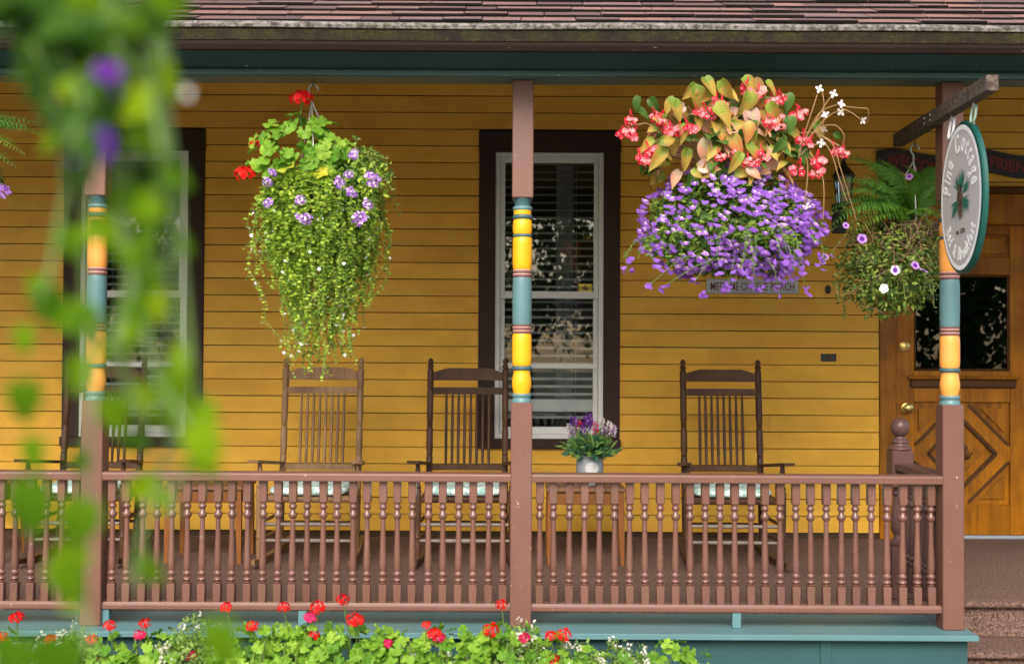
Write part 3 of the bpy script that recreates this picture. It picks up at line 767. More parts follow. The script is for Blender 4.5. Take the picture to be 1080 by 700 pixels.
for q in (tmx, tm2):
    q.v = [(x, y, z_ + c0.z + wav(x)) for x, y, z_ in q.v]; part('lettering', q, M['bannerred'], wb)

c = at(873, 377, YW)
bell = empty('doorbell_plate', (c.x, YW - .02, c.z - .03), 'small black doorbell plate on the clapboards beside the door', 'doorbell')
m = MB(); m.box(c.x - .052, c.x + .052, YW - .028, YW - .012, c.z - .026, c.z + .026, c=.003); part('plate', m, M['iron'], bell)
m = MB(); m.lathe([(.016, 0), (.014, .008), (.005, .011)], 14); m.v = [(c.x + .006 + x, YW - .028 - z_, c.z + y) for x, y, z_ in m.v]; part('button', m, M['wood_dark'], bell, 40)
c = at(872.5, 305.5, YW)
m = MB()
for k in range(14):
    pass
m.tube([(c.x + .017 * math.cos(a * PI / 8) * .85, YW - .022, c.z + .024 * math.sin(a * PI / 8)) for a in range(17)], .0065, 6)
m.box(c.x - .006, c.x + .006, YW - .024, YW - .014, c.z - .02, c.z + .02, c=.002)
o = part('wall_escutcheon', m, M['iron'], None, 40); tag(o, 'tiny dark oval metal fitting on the wall above the doorbell', 'fitting')

# lantern beside the door
c = at(889, 206, YW - .12)
lan = empty('wall_lantern', (c.x, YW - .018, c.z - .25), 'black wall lantern with clear glass behind the fern basket', 'lantern')
m = MB(); m.box(c.x - .05, c.x + .05, YW - .035, YW - .017, c.z - .25, c.z - .05, c=.004); part('back_plate', m, M['iron'], lan)
m = MB(); m.tube([(c.x, YW - .034, c.z - .14), (c.x, YW - .10, c.z - .17), (c.x, YW - .14, c.z - .13), (c.x, YW - .14, c.z - .08)], .009, 8); part('arm', m, M['iron'], lan, 50)
yl = YW - .14
m = MB(); m.lathe([(.03, -.08), (.055, -.07), (.055, -.06), (.05, -.055)], 6, (c.x, yl, c.z))
for k in range(6):
    a = 2 * PI * (k + .5) / 6; m.tube([(c.x + .05 * math.cos(a), yl + .05 * math.sin(a), c.z - .056), (c.x + .066 * math.cos(a), yl + .066 * math.sin(a), c.z + .12)], .005, 4)
part('cage', m, M['iron'], lan)
m = MB(); m.lathe([(.046, -.055), (.061, .12)], 6, (c.x, yl, c.z), caps=False); part('glass', m, M['lampglass'], lan)
m = MB(); m.lathe([(.075, .12), (.078, .13), (.05, .17), (.022, .195), (.02, .21), (.012, .225), (.016, .24), (.004, .255)], 12, (c.x, yl, c.z)); part('roof_cap', m, M['iron'], lan, 40)
m = MB(); m.lathe([(.012, -.05), (.012, 0), (.022, .04), (.016, .075), (.003, .085)], 10, (c.x, yl, c.z)); part('bulb', m, M['whitep'], lan, 60)

# ------------------------------------------------------------------ porch roof
EY, EZ = 5.28, 2.668                                     # drip edge
SL = math.atan(.5); ca, sa = math.cos(SL), math.sin(SL)
roof = empty('porch_roof', ((XL + XR) / 2, EY + 1.6, EZ - .2), 'mauve shingled porch roof with mossy eave and dark green beam', 'roof')
RX0, RX1 = XL - .1, XR + .1
def slope(d, h=0.0): return (EY + d * ca - h * sa, EZ + d * sa + h * ca)
m = MB()
p = [slope(0.01, -.03), slope(0.01, -.006), slope(3.75, -.006), slope(3.75, -.03)]
m.add([(RX0, *q) for q in p] + [(RX1, *q) for q in p], [(0, 1, 2, 3), (7, 6, 5, 4), (0, 4, 5, 1), (1, 5, 6, 2), (2, 6, 7, 3), (3, 7, 4, 0)])
part('roof_deck', m, M['fascia'], roof)
EXPO = .118
M['butt'] = plain('black_asphalt_edge', (0.012, 0.010, 0.010), 0.9, 0, None, 0.1)
def shingle(mb, x0, x1, d, lift, jit):
    """one tab: a thin wedge lying on the slope"""
    a = slope(d + jit, .003 + lift); b = slope(d + jit, .014 + lift); c_ = slope(d + EXPO + .03, .002)
    vs = [(x, *q) for x in (x0, x1) for q in (a, b, c_)]
    mb.add(vs, [(0, 1, 2), (5, 4, 3), (1, 4, 5, 2), (0, 2, 5, 3)]); mb.add([vs[i] for i in (0, 3, 4, 1)], [(0, 1, 2, 3)], 1)
for i in range(6):
    x = RX0 - rng.uniform(0, .2)
    while x < RX1:
        wd = rng.choice((.16, .2, .24, .3)) * rng.uniform(.85, 1.15)
        m = MB(); d = .012 + i * EXPO
        shingle(m, max(x, RX0) + .0025, min(x + wd, RX1) - .0025, d, .002 + (.005 if rng.random() < .35 else 0) , rng.uniform(-.010, .010))
        part('shingle', m, [M['shingle'], M['butt']], roof); x += wd
m = MB()
for i in range(6, 31):
    x = RX0 - rng.uniform(0, .2)
    while x < RX1:
        wd = rng.uniform(.16, .32); shingle(m, max(x, RX0), min(x + wd, RX1) - .002, .012 + i * EXPO, .002, rng.uniform(-.006, .006)); x += wd
tag(part('upper_shingles', m, [M['shingle'], M['butt']], roof), kind='stuff')
# starter course / lichen edge, gutter board, crown, fascia
def longbar(nm, prof, mat, par, x0=RX0, x1=RX1, segs=1, wob=0.0, smooth=None):
    m = MB(); n = len(prof)
    for k in range(segs + 1):
        x = x0 + (x1 - x0) * k / segs
        dz_ = wob * noise.noise(Vector((x * 1.3, 3.1, .2))); dy_ = wob * noise.noise(Vector((x * 1.7, 9.1, .7)))
        m.v += [(x, y + dy_, z_ + dz_) for y, z_ in prof]
    for k in range(segs):
        for j in range(n):
            m.f.append([k * n + j, k * n + (j + 1) % n, (k + 1) * n + (j + 1) % n, (k + 1) * n + j]); m.m.append(0)
    m.f += [list(range(n))[::-1], list(range(segs * n, segs * n + n))]; m.m += [0, 0]
    return part(nm, m, mat, par, smooth)
longbar('drip_edge', [(EY - .022, EZ - .026), (EY - .026, EZ - .012), (EY - .018, EZ - .001), (EY + .035, EZ + .018), (EY + .035, EZ - .004), (EY + .006, EZ - .026)], M['drip'], roof, segs=90, wob=.007)
longbar('gutter_board', [(EY - .008, EZ - .075), (EY - .014, EZ - .030), (EY + .006, EZ - .027), (EY + .03, EZ - .027), (EY + .03, EZ - .075)], M['gutter'], roof, segs=40, wob=.003)
longbar('crown_moulding', [(EY + .012, EZ - .112), (EY + .006, EZ - .102), (EY + .000, EZ - .092), (EY - .004, EZ - .0755), (EY + .04, EZ - .0755), (EY + .04, EZ - .112)], M['fascia'], roof, segs=30, wob=.002)
longbar('soffit', [(EY + .041, EZ - .105), (EY + .041, EZ - .09), (5.60, EZ - .075 + .06), (5.60, EZ - .09 + .06)], M['beam'], roof)
# beam over the posts with a rounded lip
BZ = at(550, 81.5, 5.60).z
longbar('beam', [(5.605, BZ + .034), (5.605, BZ + .26), (5.755, BZ + .26), (5.755, BZ), (5.615, BZ), (5.613, BZ + .034)], M['beam'], roof)
longbar('beam_lip', [(5.6045, BZ + .006), (5.592, BZ + .004), (5.586, BZ + .012), (5.586, BZ + .024), (5.592, BZ + .031), (5.6045, BZ + .033), (5.6125, BZ + .033), (5.6125, BZ + .006)], M['lip'], roof, segs=24, wob=.0015)
m = MB(); q = [(5.757, BZ + .24), (5.757, BZ + .26), (YW - .02, 3.44), (YW - .02, 3.42)]
m.add([(RX0, *p_) for p_ in q] + [(RX1, *p_) for p_ in q], [(0, 1, 2, 3), (7, 6, 5, 4), (0, 4, 5, 1), (1, 5, 6, 2), (2, 6, 7, 3), (3, 7, 4, 0)])
part('ceiling', m, M['ceiling'], roof)

# ------------------------------------------------------------------ posts
def pz(py): return CAM.z + (377 - 2 - py) * YP / F
def post(x, main, label, cap_shift=0.0):
    y = YP + .05; hwp = .049
    p = empty('porch_post', (x, y, 0.0), label, 'post', 'turned painted porch posts')
    zt = BZ - .0005
    m = MB(); m.box(x - hwp, x + hwp, y - hwp, y + hwp, pz(208), zt, c=.004); part('upper_block', m, M['mauve'], p)
    m = MB(); m.box(x - hwp, x + hwp, y - hwp, y + hwp, .0006, pz(424.5), c=.004); part('lower_block', m, M['mauve'], p)
    # turned shaft, each colour a part
    def turn(nm, pr, mat):
        m = MB(); m.lathe([(r, pz(py)) for py, r in sorted(pr, key=lambda q: -q[0])], 24, (x, y, 0)); part(nm, m, M[mat], p, 50)
    Rb = .0455
    turn('neck_ring', [(424.6, .046), (422, .047), (420.5, .041), (419, .041), (418, .046), (416, .047), (415, .044)], 'postteal')
    turn('vase', [(415, .038), (412, .0405), (407, .0455), (402, .0455), (396, .0415), (392, .0385), (390.3, .039)], main)
    turn('ring', [(390.3, .042), (389.4, .0465), (387, .0465), (385.8, .042)], 'postdark')
    turn('shaft', [(385.8, .041), (384, .0445), (378, Rb), (360, Rb), (354, .0445), (351.6, .0415)], main)
    z = 351.6
    for k, mt in enumerate(('ring', 'ringpale', 'ring', 'ringpale', 'ring')):
        turn('band', [(z, .0415), (z - .5, .0445), (z - 1.4, .0445), (z - 1.9, .0415)], mt); z -= 1.9
    turn('shaft', [(342.1, .042), (340, .0445), (320, .0452), (300, .0448), (293.5, .0435), (291.9, .042)], 'postteal')
    z = 291.9
    for k, mt in enumerate(('ring', 'ringpale', 'ring', 'ringpale')):
        turn('band', [(z, .0415), (z - .6, .0445), (z - 1.5, .0445), (z - 2.1, .0415)], mt); z -= 2.1
    turn('shaft', [(283.5, .041), (281.5, .0445), (274, Rb), (256, Rb), (250.5, .0445), (249.2, .0415)], main)
    turn('ring', [(249.2, .0425), (248.5, .046), (246.6, .046), (245.8, .042)], 'postdark')
    turn('vase', [(245.8, .041), (243, .0445), (238, Rb), (232, .043), (230, .039)], main)
    turn('ring', [(230, .042), (229, .0465), (226.5, .0465), (225.3, .042)], 'postdark')
    turn('vase', [(225.3, .0405), (222, .042), (220.6, .041)], main)
    turn('ring', [(220.6, .042), (219.5, .046), (217.5, .046), (216.3, .041)], 'postteal')
    turn('neck', [(216.3, .037), (213, .037), (210.5, .042), (208.05, .046)], 'postdark')
    return p
P1 = post(POSTX[0], 'peach', 'painted porch post banded in peach-lit yellow and teal behind the blurred vine')
P2 = post(POSTX[1], 'yellow', 'painted porch post banded in bright yellow and teal in front of a window')
P3 = post(POSTX[2], 'peach', 'painted porch post banded in orange-lit yellow and teal beside the steps, carrying the sign arm')
P0 = post(POSTX[0] - (POSTX[1] - POSTX[0]), 'peach', 'painted porch post banded in peach-lit yellow at the end of the railing away from the steps')
P4 = post(3.62, 'peach', 'painted porch post banded in peach-lit yellow on the far side of the steps')

# ------------------------------------------------------------------ railings
BP = .0695
def baluster_mesh():
    zb, zt = .106, .664; H = zt - zb; m = MB(); w_ = .018
    f = lambda t: zt - t * H
    m.box(-w_, w_, -w_, w_, f(.180), zt + .004, c=.0025)
    m.box(-w_, w_, -w_, w_, zb - .004, f(.850), c=.0025)
    pr = [(.845, .0155), (.838, .0165), (.832, .012), (.826, .0175), (.815, .0205), (.803, .0175), (.796, .0115), (.786, .0115), (.780, .0185), (.765, .0205), (.755, .0165),
          (.745, .0135), (.735, .0150), (.70, .0172), (.66, .0172), (.58, .0152), (.48, .0128), (.38, .0112), (.315, .0108), (.305, .0165), (.285, .0205), (.268, .0175), (.256, .0115), (.238, .0112), (.228, .0165), (.215, .0185), (.205, .0165), (.196, .0125), (.180, .0135)]
    m.lathe([(r, f(t)) for t, r in pr], 14)
    return m.mesh('baluster', M['mauve_baluster'], 40)
BAL = baluster_mesh()
def railing(x0, x1, label, blocks=()):
    r_ = empty('porch_railing', ((x0 + x1) / 2, YR, 0), label, 'railing', 'porch railing sections')
    def rail(nm, prof):
        m = MB(); n = len(prof)
        m.add([(x0, YR + a, b) for a, b in prof] + [(x1, YR + a, b) for a, b in prof], [tuple(range(n)), tuple(range(2 * n - 1, n - 1, -1))] + [(j, j + n, (j + 1) % n + n, (j + 1) % n) for j in range(n)])
        part(nm, m, M['mauve'], r_)
    rail('top_rail', [(-.046, .664), (-.048, .668), (-.048, .692), (-.044, .699), (-.03, .7035), (.03, .7035), (.044, .699), (.048, .692), (.048, .668), (.046, .664)])
    rail('bottom_rail', [(-.032, .074), (-.034, .077), (-.034, .092), (-.030, .097), (-.024, .1065), (.024, .1065), (.030, .097), (.034, .092), (.034, .077), (.032, .074)])
    n = int(round((x1 - x0) / BP)); d = (x1 - x0) / n
    for i in range(n):
        place('baluster', BAL, r_, (x0 + d * (i + .5) + rng.uniform(-.0025, .0025), YR + rng.uniform(-.002, .002), 0), Matrix.Rotation(rng.uniform(-.006, .006), 3, 'Y') @ Matrix.Rotation(rng.choice((0, PI / 2, PI)) + rng.uniform(-.05, .05), 3, 'Z'))
    for px in blocks:
        x = at(px, 655, YR).x; m = MB(); m.box(x - .02, x + .02, YR - .026, YR + .02, .0008, .0738, c=.002); part('support_block', m, M['teal'], r_)
hwp = .0492
railing(POSTX[0] - (POSTX[1] - POSTX[0]) + hwp, POSTX[0] - hwp, 'mauve railing section with turned balusters at the vine end of the porch')
railing(POSTX[0] + hwp, POSTX[1] - hwp, 'mauve railing section with turned balusters between the peach and yellow posts', (112, 320))
railing(POSTX[1] + hwp, POSTX[2] - hwp, 'mauve railing section with turned balusters from the yellow post to the steps', (776,))
# short return railing beside the steps, ending in a ball-topped newel
NX, NY = POSTX[2] - .01, 6.40
rr = empty('step_side_railing', (NX, NY, 0), 'short dark mauve railing with ball topped newel beside the steps', 'railing')
m = MB(); m.box(NX - .055, NX + .055, NY - .055, NY + .055, .0045, .27, c=.006); part('newel_base', m, M['newel'], rr)
m = MB(); m.lathe([(.05, .27), (.056, .28), (.056, .295), (.04, .305), (.03, .32), (.03, .33), (.042, .345), (.048, .37), (.046, .42), (.035, .50), (.032, .53), (.046, .54), (.046, .55), (.034, .557), (.034, .575)], 20, (NX, NY, 0)); part('newel_turning', m, M['newel'], rr, 40)
m = MB(); m.box(NX - .055, NX + .055, NY - .055, NY + .055, .575, .765, c=.006); part('newel_block', m, M['newel'], rr)
m = MB(); m.lathe([(.056, .765), (.06, .773), (.056, .782), (.042, .79), (.04, .80), (.046, .806), (.042, .815), (.028, .825), (.026, .835)], 20, (NX, NY, 0)); part('newel_cap', m, M['newel'], rr, 40)
m = MB(); m.lathe([(.048 * math.sin(a), .882 - .052 * math.cos(a)) for a in [.25 + (PI - .3) * k / 14 for k in range(15)]], 24, (NX, NY, 0)); part('newel_ball', m, M['newel'], rr, 60)
def yrail(nm, z0, z1, hw_):
    m = MB(); m.box(NX - hw_, NX + hw_, YP + .0995, NY - .0555, z0, z1, c=.005); part(nm, m, M['newel'], rr)
yrail('top_rail', .664, .704, .045); yrail('bottom_rail', .075, .106, .03)
BAL2 = BAL.copy(); BAL2.materials.clear(); BAL2.materials.append(M['newel'])
for i in range(8): place('baluster', BAL2, rr, (NX, YP + .135 + i * .0695, 0))

# ------------------------------------------------------------------ hanging sign and its arm
AX0, AX1 = POSTX[2] - .0495 - .052, POSTX[2] - .0495
AZ1 = 2.362; AZ0 = AZ1 - .066
AY0, AY1 = 4.99, 6.22
ARM_T = .020
def arm_dz(y): return .012 + ARM_T * (AY1 - y) / (AY1 - AY0)
arm = MB(); arm.box(AX0, AX1, AY0, AY1, AZ0, AZ1, c=.004); arm.v = [(a, b, c_ + arm_dz(b)) for a, b, c_ in arm.v]
o = part('sign_arm', arm, M['armwood']); tag(o, 'weathered lichen covered wooden arm bolted across the corner post', 'arm')
arm_o = o
m = MB()
for yy, zz in ((5.66, .045), (5.74, .045), (5.66, .02), (5.74, .02)): m.box(AX0 - .004, AX0 - .0003, yy - .005, yy + .005, AZ0 + zz - .005 + arm_dz(yy), AZ0 + zz + .005 + arm_dz(yy), c=.0015)
part('bolts', m, M['steel'], arm_o)
SXc = (AX0 + AX1) / 2; SY = 5.315; SZ = at(1018, 208.5, SY).z
SW, SH, STH = .256, .331, .022
sg = empty('hanging_sign', (SXc, SY, SZ - SH), 'oval grey and green sign reading Pine Cottage Bed & Breakfast', 'sign')
def sgp(u, v, n): return (SXc - n, SY + u, SZ + v)       # u runs away from the camera; n sticks out of the lettered face; mirrored so text reads left to right
# text reads from far to near: screen-left is the far edge
def ell(a, b, n=64): return [(a * math.cos(2 * PI * k / n), b * math.sin(2 * PI * k / n)) for k in range(n)]
def slab(nm, a, b, n0, n1, mat, ch=0.0, par=sg):
    m = MB(); A = ell(a, b); B = ell(a - ch, b - ch); n = len(A)
    m.add([sgp(u, v, n0) for u, v in A] + [sgp(u, v, n1 - ch) for u, v in A] + [sgp(u, v, n1) for u, v in B],
          [tuple(range(n))] + [(i, (i + 1) % n, (i + 1) % n + n, i + n) for i in range(n)] + [(i + n, (i + 1) % n + n, (i + 1) % n + 2 * n, i + 2 * n) for i in range(n)] + [tuple(range(3 * n - 1, 2 * n - 1, -1))])
    return part(nm, m, mat, par, 40)
slab('board', SW, SH, -STH / 2, STH / 2, M['signgreen'], .006)
def eband(nm, a, b, a2, b2, n0, n1, mat):
    m = MB(); A = ell(a, b, 72); B = ell(a2, b2, 72); n = 72
    m.add([sgp(u, v, n1) for u, v in A] + [sgp(u, v, n1) for u, v in B], [(i, (i + 1) % n, (i + 1) % n + n, i + n) for i in range(n)])
    part(nm, m, mat, sg)
for sd_ in (1, -1):
    m = MB(); A = ell(SW - .022, SH - .022, 72)
    nn = STH / 2 + .0015
    m.add([sgp(u, v, sd_ * nn) for u, v in A], [tuple(range(72))]); part('face', m, M['signgrey'], sg)
    eband('rim_line', SW - .018, SH - .018, SW - .038, SH - .038, 0, sd_ * (nn + .0012), M['signwhite'])
NF = STH / 2 + .0035
def sput(m, tm, cu, cv, ang, mat=0, side=1):
    """flat template (x right, y up) on the sign's lettered face"""
    c_, s_ = math.cos(ang), math.sin(ang); o_ = len(m.v)
    for p_ in tm[0]:
        x = p_[0] * c_ - p_[1] * s_ + cu; y = p_[0] * s_ + p_[1] * c_ + cv
        m.v.append(sgp(-x * side, y, side * (NF + p_[2])))
    for f_ in tm[1]: m.f.append([o_ + i for i in f_]); m.m.append(mat)
def arc_text(txt, size, a, b, mid, k, up=True, side=1, sx=.8, shear=.15, gapf=.10):
    chars = [(' ', None, size * .26)] if False else []
    for ch in txt:
        if ch == ' ': chars.append((None, size * .30, 0)); continue
        tm = text_tm(ch, size, sx, shear, .001, .0022); lo, hi = extent(tm); chars.append((tm, hi - lo, lo))
    tot = sum(c_[1] + size * gapf for c_ in chars)
    m = MB(); s0 = -tot / 2
    # walk the ellipse by arc length
    st = 400; arc = [0.0]; pts = []
    for i in range(st + 1):
        th = mid + (i / st - .5) * 2 * PI * (-1 if up else 1) * .98
        pts.append((a * math.cos(th), b * math.sin(th), th))
    L = [0]
    for i in range(st): L.append(L[-1] + math.hypot(pts[i + 1][0] - pts[i][0], pts[i + 1][1] - pts[i][1]))
    half = L[st // 2]
    for tm, wd, lo in chars:
        sc = s0 + wd / 2
        if tm:
            i = max(1, min(st - 1, min(range(st + 1), key=lambda q: abs(L[q] - half - sc))))
            tx, ty = pts[i + 1][0] - pts[i - 1][0], pts[i + 1][1] - pts[i - 1][1]
            ang = math.atan2(ty, tx)
            cx_, cy_ = pts[i][0], pts[i][1]
            off = lo + wd / 2
            sput(m, ([(p_[0] - off, p_[1], p_[2]) for p_ in tm[0]], tm[1]), cx_, cy_, ang, 0, side)
        s0 += wd + size * gapf
    return m
for side in (1, -1):
    part('lettering', arc_text('Pine Cottage', .118, SW - .122, SH - .130, PI / 2, 1, True, side, .62, .12, .06), M['signwhite'], sg)
    part('lettering', arc_text('Bed & Breakfast', .080, SW - .058, SH - .062, -PI / 2, 1, False, side, .66, .1, .08), M['signwhite'], sg)
    tm = text_tm('est. 1870', .030, .95, 0, .001, .0006); lo, hi = extent(tm)
    m = MB(); sput(m, ([(p_[0] - (lo + hi) / 2, p_[1], p_[2]) for p_ in tm[0]], tm[1]), 0, -.155, 0, 0, side); part('date_lettering', m, M['lettergrey'], sg)
    r = random.Random(5)
    m = MB()
    for (bu, bv, base) in ((-.01, .03, 2.1), (.01, .04, 1.1), (-.03, -.01, 3.6), (.03, -.01, -.5), (-.04, -.02, 4.1), (.03, .0, -1.0), (.0, .03, 1.6), (.03, .02, .4)):
        for k in range(24):
            an = base + r.gauss(0, .28); Ln = r.uniform(.06, .105); wd = .0028
            q0 = Vector((bu, bv)); q1 = q0 + Vector((math.cos(an), math.sin(an))) * Ln; nn = Vector((-math.sin(an), math.cos(an))) * wd
            zz = r.uniform(0, .0012); sput(m, ([(*(q0 - nn), zz), (*q1, zz), (*(q0 + nn), zz)], [(0, 1, 2)]), 0, 0, 0, 0, side)
    part('pine_needles', m, M['pine'], sg)
    m = MB()
    for row in range(9):
        v = .055 - row * .0165; wd = .016 + .017 * math.sin(PI * (row + .8) / 9.5)
        nsc = 3 if row % 2 else 4
        for k in range(nsc):
            u = (k - (nsc - 1) / 2) * wd * 2 / nsc; h = .014; ww = wd / nsc * 1.05
            zz = .0016 + row * .0003
            sput(m, ([(u - ww, v + .004, zz), (u + ww, v + .004, zz), (u + ww * .7, v - h * .7, zz + .0006), (u, v - h, zz + .0008), (u - ww * .7, v - h * .7, zz + .0006)], [(0, 1, 2, 3, 4)]), 0, 0, .12, 0 if (row + k) % 3 else 1, side)
    part('pine_cone', m, [M['cone'], M['conedark']], sg)
def clip(y, zt, zb, mat, tilt):
    m = MB(); pts = []; a = .026; cz = (zt + zb) / 2; b = (zt - zb) / 2
    for k in range(17):
        th = 2 * PI * k / 16; pts.append((SXc + tilt * math.sin(th) * .3, y + a * math.copysign(abs(math.cos(th)) ** .7, math.cos(th)), cz + b * math.copysign(abs(math.sin(th)) ** .8, math.sin(th))))
    m.tube(pts, .0055, 6, caps=False); return m
for y_, mt, tl in ((SY + .145, 'clip_white', .03), (SY - .115, 'clip_green', .02)):
    ab = AZ0 + arm_dz(y_); zt = ab - .012; ve = SH * math.sqrt(1 - ((y_ - SY) / SW) ** 2); zb = SZ + ve + .008
    part('hook_clip', clip(y_, zt, zb, mt, tl), M[mt], sg, 60)
    m = MB(); m.tube([(SXc, y_, ab + .012), (SXc, y_, ab - .008)], .004, 6)
    m.tube([(SXc, y_ + .010 * math.cos(2 * PI * k / 10), ab - .014 + .009 * math.sin(2 * PI * k / 10)) for k in range(11)], .0028, 5, caps=False); part('screw_eye', m, M['steel'], sg, 60)
    m = MB(); m.tube([(SXc, y_, zb - .05), (SXc, y_, zb - .008)], .0035, 6)
    m.tube([(SXc, y_ + .010 * math.cos(2 * PI * k / 10), zb - .002 + .009 * math.sin(2 * PI * k / 10)) for k in range(11)], .0028, 5, caps=False); part('screw_eye', m, M['steel'], sg, 60)


# ------------------------------------------------------------------ trees across the lawn (seen in the window and door glass)
M['tree_leaf'] = [leafmat('tree_leaf_%s' % n, a, b, None, 0.25, 0.5, None, False) for n, a, b in (('a', (0.04, 0.09, 0.015), (0.08, 0.14, 0.025)), ('b', (0.025, 0.06, 0.012), (0.05, 0.10, 0.02)))]
M['bark'] = wood('grey_brown_bark', (0.05, 0.038, 0.03), (0.13, 0.10, 0.08), (8, 8, 1.5), 0.9)
def garden_tree(x, y, h, cr, seed, label):
    r = random.Random(seed); t = empty('garden_tree', (x, y, GZ), label, 'tree', 'trees across the lawn')
    m = MB(); top = GZ + h * .62
    m.tube([(x, y, GZ - .05), (x + .05, y, GZ + h * .2), (x - .04, y + .06, GZ + h * .4), (x, y, top)], [h * .035, h * .026, h * .02, h * .008], 9)
    blobs = []
    for k in range(9):
        a = k * 2.4; e = Vector((x + cr * .6 * math.cos(a), y + cr * .6 * math.sin(a), GZ + h * r.uniform(.42, .9))); blobs.append((e, cr * r.uniform(.38, .6)))
        m.tube([(x, y, GZ + h * r.uniform(.25, .5)), ((x + e.x) / 2, (y + e.y) / 2, (GZ + h * .4 + e.z) / 2 + .1), e], [h * .014, h * .009, h * .004], 6)
    part('trunk', m, M['bark'], t, 60)
    m = MB()
    for e, rad in blobs:
        for k in range(520):
            d = rv(r); p = e + d * rad * (r.random() ** .45) * (1 + .25 * noise.noise(d * 2 + e)); s_ = r.uniform(.13, .24)
            o_ = orient(rv(r), d + rv(r)); q = [(-.3, 0, 0), (0, -.12, .05), (.3, .5, 0), (0, 1, -.1), (-.35, .5, .05)]
            m.add([p + o_ @ Vector(v) * s_ for v in q], [(0, 1, 2, 3, 4)], r.randrange(2))
    tag(part('crown', m, M['tree_leaf'], t), kind='stuff')
for i, (x, y, h, cr, lb) in enumerate(((9.4, -8.5, 8.0, 3.2, 'broad leafy tree across the lawn opposite the front door'), (14.0, -10, 8.5, 3.4, 'tall leafy tree beyond the path opposite the door'), (7.0, -15, 6.2, 2.6, 'rounded leafy tree at the back of the lawn beside the path'),
        (-9.5, -12, 6.0, 2.4, 'leafy tree across the lawn opposite the vine end of the porch'), (-4.6, -26, 4.4, 2.0, 'low spreading tree at the far edge of the lawn'), (0.4, -17, 6.4, 2.7, 'full leafy tree straight across from the yellow post'), (-14, -16, 7, 3, 'tall leafy tree beyond the lawn at the vine end'))):
    garden_tree(x, y, h, cr, 40 + i, lb)

def hedge(x0, x1, y, h, seed, label, n):
    r = random.Random(seed); t = empty('garden_hedge', ((x0 + x1) / 2, y, GZ), label, 'hedge', 'hedges across the lawn'); m = MB()
    k = int((x1 - x0) / .8)
    for i in range(k): x = x0 + (i + .5) * .8; m.tube([(x, y, GZ), (x + .05, y + .05, GZ + h * .5), (x, y, GZ + h * .85)], [.03, .022, .01], 5)
    part('stems', m, M['bark'], t); m = MB()
    for i in range(n):
        x = r.uniform(x0, x1); hh_ = h * (1 + .12 * noise.noise(Vector((x * .9, seed, 0)))); z_ = GZ + .05 + hh_ * r.random() ** .8; p = Vector((x, y + r.choice((-1, 1)) * .5 * r.random() ** .4, z_)); s_ = r.uniform(.14, .26); o_ = orient(rv(r), rv(r) + Vector((0, 1, .3)))
        m.add([p + o_ @ Vector(v) * s_ for v in [(-.3, 0, 0), (0, -.12, .05), (.3, .5, 0), (0, 1, -.1), (-.35, .5, .05)]], [(0, 1, 2, 3, 4)], r.randrange(2))
    tag(part('foliage', m, M['tree_leaf'], t), kind='stuff')
hedge(5.2, 17, -7.2, 4.3, 61, 'tall dense hedge across the lawn opposite the front door', 9000)

